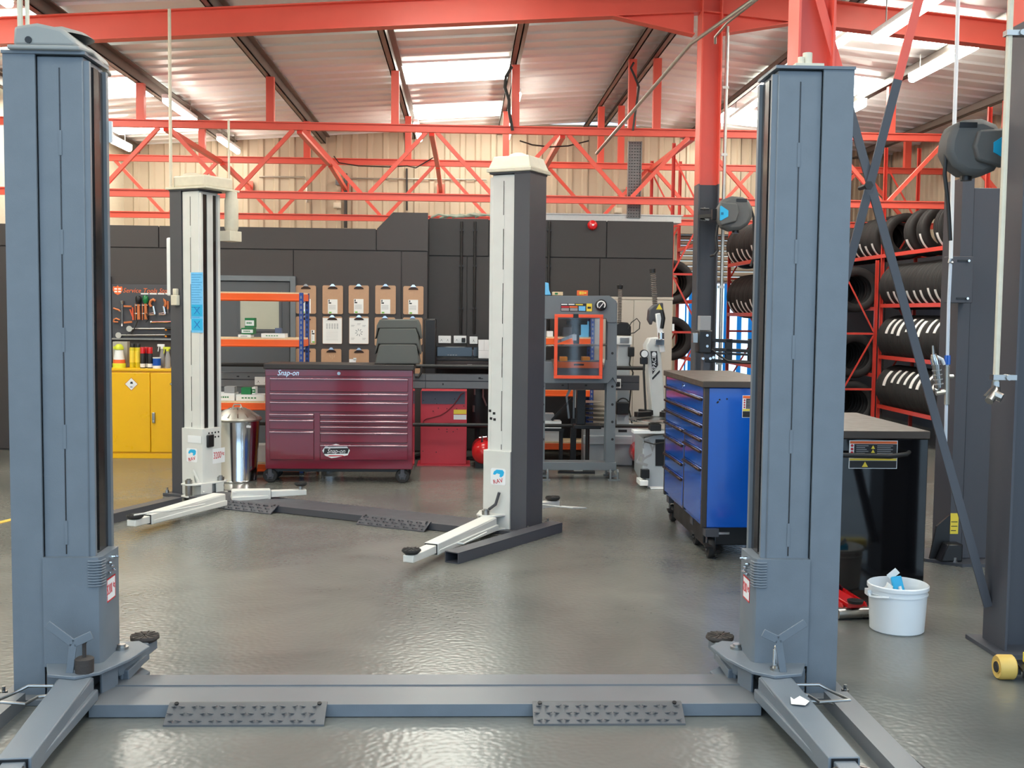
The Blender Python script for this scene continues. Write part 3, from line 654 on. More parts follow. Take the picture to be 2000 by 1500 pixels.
# --- yellow chemical cabinet
DY=F(300,895.5).dot(D)
t,L=wroot('chemical_cabinet','yellow metal chemical cabinet with hazard diamonds left of the white lift post','cabinet',292,895,DY,z=0)
x0=L(212,895)[0]; x1=x0+.92; zt=L(290,720)[1]
new('body',MB().box(x0,x1,.012,.46,0,zt-.02),yellow,t,bev=.004)
new('top',MB().box(x0-.012,x1+.012,-.012,.47,zt-.028,zt),yellow,t,bev=.005)
new('plinth',MB().box(x0,x1,-.002,.02,0,.055),yellow,t,bev=.003)
xm=L(294,800)[0]
for i,(a,b) in enumerate(((x0+.022,xm-.003),(xm+.003,x1-.022))):
    dr=new('door',MB().box(a,b,-.008,.014,.07,zt-.045),yellow,t,bev=.006)
    cx,cz=L((257,345)[i],750); s=.073
    hz=new('hazard_diamond',MB().prism([(cx-s,cz),(cx,cz-s),(cx+s,cz),(cx,cz+s)],-.0095,-.008),coppery if i==0 else labeldark,dr)
    s=.066; new('diamond_face',MB().prism([(cx-s,cz),(cx,cz-s),(cx+s,cz),(cx,cz+s)],-.0105,-.009),white,dr)
    new('flame_mark',MB().prism([(cx-.015,cz+.005),(cx+.018,cz+.002),(cx+.012,cz+.03),(cx+.004,cz+.022),(cx-.002,cz+.032)],-.0115,-.0104).box(cx-.012,cx+.012,-.0115,-.0104,cz-.035,cz-.028),labeldark,dr)
    if i==0:
        for z in (.2,zt-.25): new('hinge',MB().cyl((a-.006,-.008,z),(a-.006,-.008,z+.09),.006,8),yellow,dr)
    else:
        hx,hz=L(301,815); new('handle',MB().box(hx-.016,hx+.016,-.03,-.008,hz-.06,hz+.055).cyl((hx,-.04,hz-.045),(hx,-.008,hz-.045),.014,10),steel,dr,bev=.004)
# --- things on the cabinet
zc=zt; dc=DY+.16
def on(name,label,cat,px,dd=0,group=None):
    a=W(px,720,dc+dd)[0]; return thing(name,label,cat,B(a,dc+dd,zc),group=group)
def bottle_spray(px,label,body,head,h=.2,r=.045,dd=0):
    t=on('spray_bottle',label,'bottle',px,dd)
    new('bottle',MB().lathe([(.001,0),(r,0),(r,h*.55),(r*.7,h*.75),(.016,h*.85),(.016,h*.95),(.001,h*.95)],16),body,t)
    new('trigger_head',MB().cyl((0,0,h*.93),(0,0,h*1.06),.018,10).box(-.05,.028,-.012,.012,h*1.04,h*1.17).bar((-.035,0,h*1.05),(-.045,0,h*.8),.012,.01),head,t,bev=.003)
    return t
t=on('pressure_sprayer','yellow and white sprayer bottle at the left end of the yellow cabinet top','bottle',233)
new('bottle',MB().lathe([(.001,0),(.066,0),(.068,.02),(.06,.09),(.05,.15),(.045,.19),(.03,.205),(.001,.205)],18),white,t)
new('base_cup',MB().lathe([(.07,.0),(.072,.045),(.068,.05),(.06,.02),(.06,.0)],18,closed=True),lime,t)
new('pump_head',MB().lathe([(.001,.2),(.048,.2),(.05,.225),(.038,.245),(.02,.26),(.001,.262)],16).box(-.06,-.02,-.012,.012,.205,.235),lime,t)
new('label',MB().lathe([(.0665,.03),(.0615,.09)],18).lathe([(.0675,.03),(.0625,.09)],18),labelorange,t)
new('box_carton',MB().box(0,.01,0,.01,0,.01),white,t) if False else None
t=on('carton','plain pale grey carton behind the yellow and white sprayer','box',241,.14); new('sleeve',MB().box(-.1,.06,-.05,.05,.001,.285),mat('card_grey',(176,170,160),.7),t,bev=.003); new('tape',MB().box(-.03,-.01,-.0512,-.05,.001,.285),beige,t)
for i,px in enumerate((259,270)):
    t=on('spray_can',f'plain yellow spray can with black cap, the {("left","right")[i]} of two','can',px,.02,'yellow spray cans')
    new('can',MB().lathe([(.001,0),(.03,0),(.031,.005),(.031,.215),(.026,.225),(.001,.225)],16),mat('can_yellow%d'%i,(212,190,30),.35),t)
    new('cap',MB().lathe([(.026,.224),(.026,.262),(.022,.268),(.001,.268)],14),black,t); new('print_band',MB().lathe([(.0313,.06),(.0313,.19)],16).lathe([(.0318,.06),(.0318,.19)],16),labelyellow,t)
for i,px in enumerate((279,286,293.5)):
    t=on('aerosol_can',f'black and white aerosol can with red cap, {ORD[i]} of three from the left','can',px,-.05+.05*(i%2),'red-capped aerosols')
    new('can',MB().lathe([(.001,0),(.027,0),(.028,.005),(.028,.15),(.023,.165),(.001,.165)],16),labeldark,t)
    new('cap',MB().lathe([(.027,.162),(.028,.22),(.024,.232),(.001,.232)],14),red,t); new('label_band',MB().lathe([(.0283,.01),(.0283,.05)],16).lathe([(.0288,.01),(.0288,.05)],16),white,t)
t=on('tin','small blue and white tin beside the red-capped aerosols','tin',306.5,-.05)
new('body',MB().lathe([(.001,0),(.043,0),(.043,.11),(.001,.11)],18),mat('tin_blue',(20,80,180),.3),t)
new('lid',MB().lathe([(.001,.109),(.045,.109),(.045,.12),(.001,.12)],18),white,t); new('foot_band',MB().lathe([(.0432,.001),(.0432,.028)],18).lathe([(.0438,.001),(.0438,.028)],18),white,t)
bottle_spray(317,'grey spray bottle with white trigger near the white post','print_grey' and textgrey,white,.225,.028,.05)
bottle_spray(328,'lime and grey spray bottle half hidden by the post','lime' and textgrey,lime,.2,.03,-.02)
# --- tool board
t,L=wroot('tool_board','black tool board with orange lettering above the yellow cabinet','tool board',283,610,DP)
x0,z0=L(220,663); x1,z1=L(380,557)
new('back_panel',MB().box(x0,x1,-.02,-.001,z0,z1),charcoal,t,bev=.003)
new('bottom_lip',MB().box(x0,x1,-.035,-.02,z0,z0+.018),steel,t)
def TB(x,y): p=L(x,y); return Vector((p[0],-.021,p[1]))
q=TB(281,567); tx=text('Service Tools Store',.085,labelorange,t,(0,0,0)); 
bpy.data.objects.remove(tx)
q=TB(241,567.5); text('Service Tools Store',.075,labelorange,t,(q.x,-.0215,q.z),shear=.25,width=.56,align='LEFT')
q=TB(288,573.5); mb=MB()
for k,(a,b) in enumerate(((276,291),(293,307),(309,322),(324,340))): p0,p1=TB(a,572.4),TB(b,575.2); mb.box(p0.x,p1.x,-.0215,-.02,p1.z,p0.z)
new('strap_line',mb,white,t)
q=TB(231,566.5); mb=MB().prism([(q.x+sx*.056,q.z+sz*.056) for sx,sz in ((-.9,.75),(-.3,.65),(0,.95),(.3,.65),(.9,.75),(1,0),(.6,-.7),(0,-1),(-.6,-.7),(-1,0))],-.0215,-.02); bd=new('badge',mb,labelorange,t)
mb=MB(); 
for sx in (-1,1):
    for sz in (.25,-.35): mb.box(q.x+sx*.022-.016,q.x+sx*.022+.016,-.0225,-.0214,q.z+sz*.05-.008,q.z+sz*.05+.008)
new('badge_mark',mb,paper,bd)
def tool(name,label,mbs,group=None):
    q=TB(283,610); o=None
    t2=thing(name,label,'tool',t.location.copy(),group=group)
    for nm,mb,m in mbs: new(nm,mb,m,t2)
def T2(x,y,dy=-.034): p=TB(x,y); return Vector((p.x,-.021+dy,p.z))
tool('trim_hook','short bent orange trim hook, upper left on the tool board',[('shaft',MB().tube([T2(224.5,602),T2(230,604),T2(234,605),T2(237,607.5)],.011,8),coppery),('tip',MB().tube([T2(236.5,607),T2(239,609)],.008,8),steel)])
tool('trim_hook','orange looped hook, lower left on the tool board',[('shaft',MB().tube([T2(225,628.5),T2(226,623.5),T2(230,622),T2(237,625)],.01,8),coppery),('tip',MB().tube([T2(225,628.5),T2(234,629)],.008,8),coppery)])
tool('socket_bar','slim vertical steel bar with a cup-shaped top on the tool board',[('shaft',MB().cyl(T2(241.5,591),T2(241.5,633),.007,8),steel),('cup',MB().cyl(T2(241.2,587.5),T2(241.2,594),.024,10,.012),chrome),('foot',MB().cyl(T2(241.2,632),T2(241.3,637),.01,10,.014),chrome)])
tool('hacksaw','orange hacksaw-shaped puller hanging upright on the tool board',[('grip_top',MB().bar(T2(245,598),T2(260,598.5),.02,.02),coppery),('back',MB().bar(T2(262,600),T2(263,625),.014,.014).bar(T2(257,604),T2(262,618),.02,.014),mat('tool_orange',(226,92,54),.4)),('grip_bottom',MB().bar(T2(245,630),T2(261,628.5),.02,.02),coppery)])
for i,(px,m,h0) in enumerate(((273,black,578),(287,greenh,577))):
    tool('strut_handle',('black' if i==0 else 'green')+'-handled tool with two steel rods on the tool board',
     [('handle',MB().tube([T2(px,h0),T2(px,h0+3),T2(px,h0+10),T2(px,h0+16)],[.02,.032,.032,.018],10),m),
      ('rod',MB().cyl(T2(px-6,593),T2(px-6,625),.006,8).cyl(T2(px,593),T2(px+1,624),.016,8,.02),coppery),
      ('crossbar',MB().bar(T2(px-7,596),T2(px+4,596),.01,.012).bar(T2(px-7,612),T2(px+4,612),.01,.012),chrome)])
for i,px in enumerate((301,321)):
    tool('joint_splitter',f'C-shaped press clamp with steel screw, the {("left","right")[i]} one on the tool board',
     [('jaw',MB().tube([T2(px+(5 if i==0 else 3),588),T2(px+1,585),T2(px-4 if i==0 else px+4,588),T2(px-6 if i==0 else px+5,594),T2(px-3 if i==0 else px+3,599)],.016,8),coppery),
      ('screw',MB().cyl(T2(px+1,598),T2(px+4,614),.014,8),chrome),('tommy_bar',MB().cyl(T2(px-8,612.5),T2(px+6,610.5),.006,8).cyl(T2(px-8,615),T2(px+4,614.5),.006,8),chrome)])
tool('punch','short copper-coloured punch hanging by the post on the tool board',[('shank',MB().cyl(T2(330.5,588),T2(330.5,604),.012,8),coppery),('point',MB().cyl(T2(330.5,604),T2(330.5,612),.008,8,.004),steel)])
tool('breaker_bar','short polished bar lying level beside the ratchets on the tool board',[('bar',MB().cyl(T2(298,629.2),T2(345,628.5),.011,8),chrome),('end',MB().cyl(T2(297,629.3),T2(299.5,629.2),.016,10),steel)])
for i,(x,y) in enumerate(((256,642),(235,654.5))):
    tool('torque_wrench',('upper, shorter' if i==0 else 'lower, longer')+' torque wrench lying level on the tool board',
     [('ratchet_head',MB().cyl(T2(x,y,-.05),T2(x,y,-.02),.034,14),chrome),('shaft',MB().cyl(T2(x+4,y),T2(325,y-.3),.012,10),steel),('grip',MB().cyl(T2(325,y-.3),T2(345,y-.4),.017,10),black),('adjuster',MB().ball(T2(327,y+2,-.04),.014,8),amber)])
tool('tie_rod_wrench','thin black hooked strap hanging diagonally across the torque wrenches',[('strap',MB().tube([T2(290,612,-.072),T2(294,625,-.072),T2(289,629,-.072)],.006,6).tube([T2(274,626,-.072),T2(268,640,-.072),T2(261,652,-.072)],.006,6),hosemat)])
# --- clipboards ---------------------------------------------------------
cw=.232; 
def clipboard(x0,x1,y0,y1,kind,label):
    a0,_=W(x0,600,DP); a1,_=W(x1,600,DP); z1=W(x0,y0,DP)[1]; z0=z1-(a1-a0)*1.40; c=(a0+a1)/2; w=(a1-a0)/2; h=z1-z0
    t=thing('clipboard',label,'clipboard',B(c,DP-.004,z0),group='hardboard clipboards on the partition')
    r=.012; new('board',MB().prism([(-w+r,0),(w-r,0),(w,r),(w,h-r),(w-r,h),(-w+r,h),(-w,h-r),(-w,r)],-.005,0),kraft,t)
    cl=new('clip',MB().prism([(-.058,h-.04),(.058,h-.04),(.05,h-.025),(.03,h-.015),(.022,h+.0),(-.022,h+.0),(-.03,h-.015),(-.05,h-.025)],-.014,-.005),mat_clip,t,bev=.002)
    new('clip_tab',MB().prism([(-.036,h-.012),(-.02,h+.004),(-.012,h+.016),(.012,h+.016),(.02,h+.004),(.036,h-.012),(.02,h-.01),(-.02,h-.01)],-.02,-.014),chrome,cl)
    if kind in ('card','lowcard'):
        u0=-.055 if kind=='card' else .06; u1=.055 if kind=='card' else .1
        z_=.005 if kind=='card' else .02; zt_=.17
        cd=new('card',MB().box(u0,u1,-.0085,-.005,z_,zt_),paper,t)
        mb=MB().box(u0+.008,u0+.02,-.0092,-.0084,zt_-.03,zt_-.005).box(u0+.008,u0+.038,-.0092,-.0084,zt_-.05,zt_-.035); new('print',mb,labeldark,cd)
        new('green_mark',MB().box(u0+.012,min(u1,u0+.042),-.0092,-.0084,z_+.004,z_+.02),mat_lg,cd)
        mb=MB()
        for k in range(5): mb.box(u0+.01,u1-.02,-.0092,-.0084,zt_-.07-k*.011,zt_-.067-k*.011)
        new('text_line',mb,textgrey,cd)
    if kind in ('table','plan'):
        sh=new('sheet',MB().box(-w+.004,w-.004,-.0065,-.005,.004,h-.018),paper,t); mb=MB()
        if kind=='table':
            for i in range(5):
                for j in range(5): mb.box(-.07+i*.03,-.052+i*.03,-.0071,-.0064,h-.09-j*.013,h-.083-j*.013)
            for j in range(9): mb.box(-.07,.065,-.0071,-.0064,h-.165-j*.014,h-.1638-j*.014)
        else:
            cz=h*.42
            for k in range(8):
                g_=k*math.pi/4+.2; mb.bar((.02*math.cos(g_),-.0067,cz+.02*math.sin(g_)),(.045*math.cos(g_),-.0067,cz+.045*math.sin(g_)),.008,.0008,(0,1,0))
            for (u,v) in ((-.07,.08),(.06,.08),(-.07,-.07),(.06,-.07),(0,.1)): mb.box(u-.02,u+.02,-.0071,-.0064,cz+v,cz+v+.004).box(u-.02,u+.012,-.0071,-.0064,cz+v-.012,cz+v-.009)
        new('print',mb,textgrey,sh)
    if kind=='note': new('note',MB().box(-w+.003,-w+.08,-.008,-.005,h-.165,h-.115).box(-w+.05,-w+.085,-.008,-.005,h-.13,h-.1),white,t)
    if kind=='sleeve':
        mb=MB()
        for k in range(3): mb.bar((-.01+k*.02,-.0056,h-.1-.02*(k%2)),(-.02+k*.03,-.0056,h-.07),.003,.0005,(0,1,0))
        new('scratch',mb,chip,t)
mat_clip=mat('clip_bronze',(64,44,34),.35,.5); mat_lg=mat('leaf_green',(120,190,60),.5)
X1=[(578,617.5),(630,670),(681,720.5),(733,773),(787.5,827)]
for i,(a,b) in enumerate(X1):
    clipboard(a,b,557.3+(0,0,0,0,1.4)[i],0,'card',f'brown clipboard with a white card, {ORD[i]} from left in the top row')
for i,(a,b) in enumerate([(578,617.5),(630,668.5),(682,720.5),(732,772),(787,825.5)]):
    clipboard(a,b,618+(0,0,0,1.5,2)[i],0,['lowcard','table','plan','none','none'][i],['middle-row clipboard half behind the blue shelving upright','middle-row clipboard holding a white sheet with a printed table','middle-row clipboard holding a white plan drawing','middle-row clipboard behind the left of the grey tubs','middle-row clipboard behind the right of the grey tubs'][i])
for i,(a,b) in enumerate([(578,617),(627.5,667),(682,721),(786,826)]):
    clipboard(a,b,680.5+i*.7+(3 if i==3 else 0),0,['none','sleeve','note','none'][i],['bottom-row clipboard behind the blue shelving upright','empty bottom-row clipboard right of the shelving upright','bottom-row clipboard with a small white note','bottom-row clipboard mostly hidden behind the grey tubs'][i])
# --- orange and blue shelving -------------------------------------------
def shelving(label,px0,px1,d,levels,depth=.45,hole_px=True):
    a0=W(px0,700,d)[0]; a1=W(px1,700,d)[0]
    t=thing('shelving_unit',label,'shelving',B((a0+a1)/2,d)); w=(a1-a0)/2; top=levels[0]
    for x in (-w,w-.038):
        for y in (0,depth-.038):
            u=new('upright',MB().box(x,x+.038,y,y+.003,0,top).box(x if x<0 else x+.035,(x if x<0 else x+.035)+.003,y,y+.038,0,top),uprightblue,t)
            mb=MB(); z=.06
            while z<top-.04: mb.prism([(x+.011,z),(x+.026,z),(x+.023,z+.028),(x+.014,z+.028)],y-.0008,y+.0005); z+=.05
            new('keyhole',mb,textgrey if y<.1 else black,u)
            new('foot',MB().box(x-.004,x+.042,y-.004,y+.042,0,.02),black,u)
    for z in levels:
        for y in (-.002,depth-.03):
            new('beam',MB().box(-w+.038,w-.038,y,y+.032,z-.085,z-.012).box(-w+.038,w-.038,y-.006,y,z-.08,z-.065),orange,t,bev=.003)
        for x in (-w+.004,w-.03): new('end_beam',MB().box(x,x+.026,.038,depth-.038,z-.08,z-.014),orange,t)
        new('shelf_board',MB().box(-w+.01,w-.01,.004,depth-.004,z-.012,z+.003),chip,t)
    return t,w
DS=11.0
lv=[W(520,y,DS)[1] for y in (571,661,785,905)]
ts,ws=shelving('orange and blue boltless shelving left of the maroon tool cabinet',404,592,DS,lv)
def carton(px0,px1,y0,y1,d,depth,label,m,stripe=None,group='parts boxes on the shelving',z=None,name='carton'):
    a0=W(px0,y1,d)[0]; a1,z0=W(px1,y1,d); z1=W(px1,y0,d)[1]
    if z is not None: z1+=z-z0; z0=z
    t=thing(name,label,'box',B((a0+a1)/2,d,z0+.0015),group=group); w=(a1-a0)/2; h=z1-z0
    new('box',MB().box(-w,w,0,depth,0,h),m,t,bev=.002)
    if stripe:
        new('label_band',MB().box(-w*.92,w*.92,-.0012,0,h*.2,h*.75),stripe[0],t)
        mb=MB()
        for k in range(5): mb.box(-w*.6+k*w*.22,-w*.6+k*w*.22+w*.15,-.002,-.001,h*.38,h*.58)
        new('print',mb,stripe[1],t)
    return t
zs=[z+.003 for z in lv]
carton(465,490,655.5,661.5,DS+.05,.16,'flat white box at the bottom of the green stack on the middle shelf',white,(paper,labeldark),z=zs[1])
h1=zs[1]+(661.5-655.5)*DS/FPX+.004
carton(471,495,643,655,DS+.05,.15,'green box with white label in the middle of the shelf stack',green,(white,green),z=h1)
h2=h1+.0645; carton(478,497,624,643,DS+.07,.11,'small green box on top of the stack on the middle shelf',green,(white,green),z=h2)
carton(510,556,652.5,661,DS+.06,.2,'long white box with green print on the middle shelf',white,(paper,green),z=zs[1])
carton(537,549,643,653,DS+.1,.08,'small blue-grey box on the long white box',mat('slate',(90,100,130),.5),z=zs[1]+.0465)
carton(418,458,768.5,783,DS+.06,.2,'white box with green print at the left of the lower shelf',white,(paper,green),z=zs[2])
carton(461,516,772,784,DS+.05,.22,'long white box with green print in the centre of the lower shelf',white,(paper,green),z=zs[2])
carton(471,490,759,772,DS+.08,.12,'green box on the long white box of the lower shelf',green,z=zs[2]+.0635)
carton(492,499,758,772,DS+.08,.12,'narrow white and green box beside the green one',white,(green,white),z=zs[2]+.0635)
carton(438,458,756,768,DS+.09,.12,'pale grey box on top of the left lower-shelf box',textgrey,z=zs[2]+.077)
carton(488,525,857,890,DS+.06,.2,'white box standing on the bottom shelf behind the bin',white,z=zs[3])
carton(545,590,880,905,DS+.2,.2,'second white box on the bottom shelf behind the maroon cabinet',white,z=zs[3])
# --- wall barrier: pipes and dado trunking ---------------------------------
DB=11.58
t=thing('barrier_rail','black pipe barrier with dado trunking running behind the machines','rail',B(0,DB))
xa,xb=W(405,716,DB)[0],W(1250,716,DB)[0]; x2=W(1275,716,DB)[0]
z1=W(900,716,DB)[1]; z2=W(900,830,DB)[1]
new('top_pipe',MB().cyl((xa,0,z1),(x2,0,z1),.021,12),hosemat,t); new('lower_pipe',MB().cyl((xa,0,z2),(x2,0,z2),.019,12),hosemat,t)
ta,tb=W(900,731,DB)[1],W(900,760,DB)[1]
tr=new('trunking',MB().box(xa,xb,.02,.08,tb,ta),charcoal,t,bev=.004)
mb=W(900,745,DB)[1]
seg=[xa+k*(xb-xa)/6 for k in range(7)]
for a,b in zip(seg,seg[1:]):
    for z0,z1_ in ((mb+.006,ta-.006),(tb+.006,mb-.006)): new('trunking_cover',MB().box(a+.003,b-.003,.012,.021,z0,z1_),greyplate if a<W(930,700,DB)[0] else charcoal,tr,bev=.002)
mb_=MB(); rr=random.Random(5)
for k in range(26):
    x=rr.uniform(xa,xb); z=rr.choice((tb+.04,ta-.05)); mb_.box(x,x+rr.uniform(.01,.03),.0112,.0122,z,z+rr.uniform(.008,.02))
new('scuff',mb_,black,tr)['kind']='stuff'
for px in (700,1010,1030,1194): x=W(px,800,DB)[0]; new('post',MB().box(x-.025,x+.025,.022,.062,0,z1),charcoal,t)
new('elbow',MB().tube([W_ for W_ in [(W(806,735,DB)[0],-.02,ta-.02),(W(818,735,DB)[0],-.02,ta-.03),(W(823,728,DB)[0],-.02,ta+.02),(W(823,722,DB)[0],-.01,z1)]],.014,8),hosemat,t)
def socket(px,py,d,label,w=.15,h=.088,plug=False):
    a,z=W(px,py,d); t=thing('wall_socket',label,'socket',B(a,d,z),group='double sockets')
    new('plate',MB().box(-w/2,w/2,-.016,0,-h/2,h/2),white,t,bev=.004)
    n=2 if w>.1 else 1
    for i in range(n):
        cx=(i-.5)*w*.5 if n==2 else 0
        new('pin_hole',MB().box(cx-.003,cx+.003,-.0168,-.016,-.012,.002).box(cx-.014,cx-.008,-.0168,-.016,-.02,-.015).box(cx+.008,cx+.014,-.0168,-.016,-.02,-.015),black,t)
        new('switch',MB().box(cx-.008,cx+.008,-.02,-.016,.016,.032),white,t)
    if plug: new('plug',MB().box(w*.12,w*.42,-.05,-.017,-.03,.02),black,t,bev=.006)
socket(868.5,663,DQ,'left white double socket on the black recessed wall'); socket(898.5,663,DQ,'right white double socket with a plug on the recessed wall',plug=True); socket(925,664.5,DQ,'single white socket above the black desk edge',.095)
socket(1197,749,DB+.01,'white double socket on the trunking right of the press',.17,.1,True); socket(512,744,DB+.01,'double socket on the trunking behind the shelving',.15)
# --- desk with monitor and drawer unit ---------------------------------------
dd=12.55; a0,zt=W(832,700,dd); a1=W(1000,700,dd)[0]
t=thing('black_desk','black desk against the recessed wall behind the trunking','desk',B((a0+a1)/2,dd)); w=(a1-a0)/2
zt=W(900,700,dd)[1]
new('desktop',MB().box(-w,w,0,.46,zt-.03,zt),black,t,bev=.004)
new('drawer_front',MB().box(-w+.01,w-.01,-.004,.02,zt-.12,zt-.034),mat('desk_dark',(52,42,40),.4),t,bev=.004)
new('maker_plate',MB().box(-.02,.035,-.0052,-.004,zt-.078,zt-.066),textgrey,t)
for x in (-w+.02,w-.06): new('leg',MB().box(x,x+.04,.02,.06,0,zt-.03),black,t); new('leg',MB().box(x,x+.04,.4,.44,0,zt-.03),black,t)
a,z=W(884,699.5,dd+.1)
t=thing('monitor','wide black flat monitor lying low on the black desk','monitor',B(a,dd+.1,zt)); 
new('base',MB().box(-.3,.3,-.02,.12,0,.012),black,t,bev=.003); new('screen',MB().box(-.31,.3,.0,.03,.014,.13),blacksat,t,bev=.006)
mb=MB(); 
for k in range(4): mb.box(-.06+k*.03,-.04+k*.03,-.0012,0,.03,.038)
new('button_row',mb,textgrey,t)
a,z=W(837,650,dd+.2); t=thing('desk_chair','dark high-backed seat beside the desk, against the recessed wall','chair',B(a-.02,dd-.12)); zz=W(837,622,dd-.12)[1]
new('backrest',MB().box(-.02,.12,-.03,.03,.5,zz),black,t,bev=.02); new('seat',MB().box(-.05,.16,-.3,.02,.42,.5),black,t,bev=.02); new('stem',MB().cyl((.05,-.14,.06),(.05,-.14,.42),.03,10),black,t)
mb=MB()
for k in range(5): g_=k*2*math.pi/5; mb.bar((.05,-.14,.05),(.05+.2*math.cos(g_),-.14+.14*math.sin(g_),.02),.04,.035)
new('foot_star',mb,black,t)
a,z=W(942,699.5,dd+.02); t=thing('tissue_box','white square carton on the desk beside the white lift post','box',B(a+.03,dd+.06,zt)); h=W(942,664,dd+.06)[1]-zt
new('carton',MB().box(-.075,.1,0,.14,0.001,h),white,t,bev=.003); new('crease',MB().box(-.075,.1,-.0006,0,h*.42,h*.43).box(-.012,-.01,-.0006,0,h*.43,h),textgrey,t)
a,z=W(923.5,699.5,dd); t=thing('paint_marker','short chrome pen standing on the desk by the single socket','pen',B(a,dd+.03,zt)); new('barrel',MB().cyl((0,0,0),(0,0,.1),.009,8),chrome,t); new('cap',MB().cyl((0,0,.1),(0,0,.13),.011,8),black,t); new('holder',MB().box(-.014,.014,-.012,.02,0,.03),black,t)
# --- maroon roll cabinet ---------------------------------------------------------
def castor(root,x,y,r,rz_=0,m=rubber):
    c=new('castor',MB().lathe([(r*.5,-.022),(r*.92,-.022),(r,-.012),(r,.012),(r*.92,.022),(r*.5,.022)],24,(x,y,r),'y',closed=True),m,root)
    new('hub',MB().lathe([(.001,-.02),(r*.22,-.024),(r*.34,-.014),(r*.5,-.012),(r*.5,.012),(r*.34,.014),(r*.22,.024),(.001,.02)],18,(x,y,r),'y'),greyplate,c)
    mb=MB()
    for k in range(5): g_=k*2*math.pi/5+.3; mb.bar((x+r*.3*math.cos(g_),y-.016,r+r*.3*math.sin(g_)),(x+r*.6*math.cos(g_),y-.016,r+r*.6*math.sin(g_)),.012,.02,(0,1,0))
    new('spoke',mb,charcoal,c)
    new('fork',MB().box(x-.018,x+.018,y-.03,y-.025,r*.8,r*2+.03).box(x-.018,x+.018,y+.025,y+.03,r*.8,r*2+.03).box(x-.04,x+.04,y-.04,y+.04,r*2+.02,r*2+.035),charcoal,c)
DMc=F(655,945).dot(D)+.02
t,L=wroot('tool_cabinet','maroon roll cabinet with many drawers on castors before the shelving','tool cabinet',662,945,DMc,z=0)
x0=L(517.5,830)[0]; x1=L(806,830)[0]; zb=L(660,917)[1]; zt=L(660,722)[1]
new('body',MB().box(x0,x1,.015,.44,zb,zt),maroon,t,bev=.008)
new('worktop',MB().box(x0-.01,x1+.01,-.02,.45,zt+.001,L(660,711.5)[1]),worktopd,t,bev=.006)
def drawer(px0,px1,y0,y1,lip=True):
    a,zt_=L(px0,y0); b,zb_=L(px1,y1)
    d=new('drawer',MB().box(a,b,-.006,.016,zb_+.002,zt_-.004),maroon,t,bev=.004)
    if lip: new('pull_lip',MB().box(a,b,-.024,-.004,zt_-.02,zt_-.007),mat_lip,d,bev=.004)
mat_lip=mat('anodised_lip',(206,164,170),.25,.8)
xl,xr=527.5,797; tilt=0
for y0,y1 in ((736.5,766),(766,783),(783,805.5)): drawer(xl,xr,y0,y1)
for y0,y1 in ((806.5,817),(818,839),(840.5,898)): drawer(526.5,613,y0,y1)
for y0,y1 in ((807.5,818.5),(820,830),(831,842.5),(843,865),(867,899)): drawer(625.5,796,y0,y1)
new('centre_bar',MB().box(L(614,800)[0],L(624.5,800)[0],.0,.016,L(620,900)[1],L(620,806)[1]),maroon,t)
new('top_rail',MB().box(x0+.004,x1-.004,.0,.016,L(660,735)[1],zt),maroon,t,bev=.003)
q=L(662,729.3); new('lock',MB().cyl((q[0],-.008,q[1]),(q[0],.0,q[1]),.016,14),chrome,t)
q=L(562.5,728.6); text('Snap-on',.075,chrome,t,(q[0],-.001,q[1]),shear=.3,width=.2)
q=L(656.5,881)
oc=[(-1,.05),(-.78,.55),(-.3,.7),(0,.82),(.3,.7),(.75,.62),(1,.1),(.85,-.45),(.35,-.6),(0,-.72),(-.35,-.78),(-.8,-.5)]
sk=new('oval_sticker',MB().prism([(q[0]+a*.13,q[1]+b*.085) for a,b in oc],-.0085,-.006),white,t)
new('sticker_band',MB().prism([(q[0]-.118,q[1]-.028),(q[0]+.11,q[1]-.022),(q[0]+.122,q[1]+.03),(q[0]-.11,q[1]+.026)],-.0095,-.0084),labeldark,sk)
for k,(dz,m) in enumerate(((.047,mat('sticker_slate',(96,110,124),.5)),(-.045,labelred))):
    new('sticker_swoosh',MB().prism([(q[0]-.085,q[1]+dz-.006),(q[0]+.085,q[1]+dz-.002),(q[0]+.06,q[1]+dz+.006),(q[0]-.06,q[1]+dz+.006)],-.0095,-.0084),m,sk)
text('Snap-on',.062,white,sk,(q[0],-.0098,q[1]),shear=.3,width=.17)
cr_=.068; xc0=L(526,930)[0]; xc1=L(785.5,930)[0]
for x in (xc0+.0,xc1):
    for y in (.06,.37): castor(t,x,y,cr_)
new('chassis',MB().box(x0+.05,x1-.05,.06,.40,zb-.03,zb),black,t)
zwt=L(660,711.5)[1]
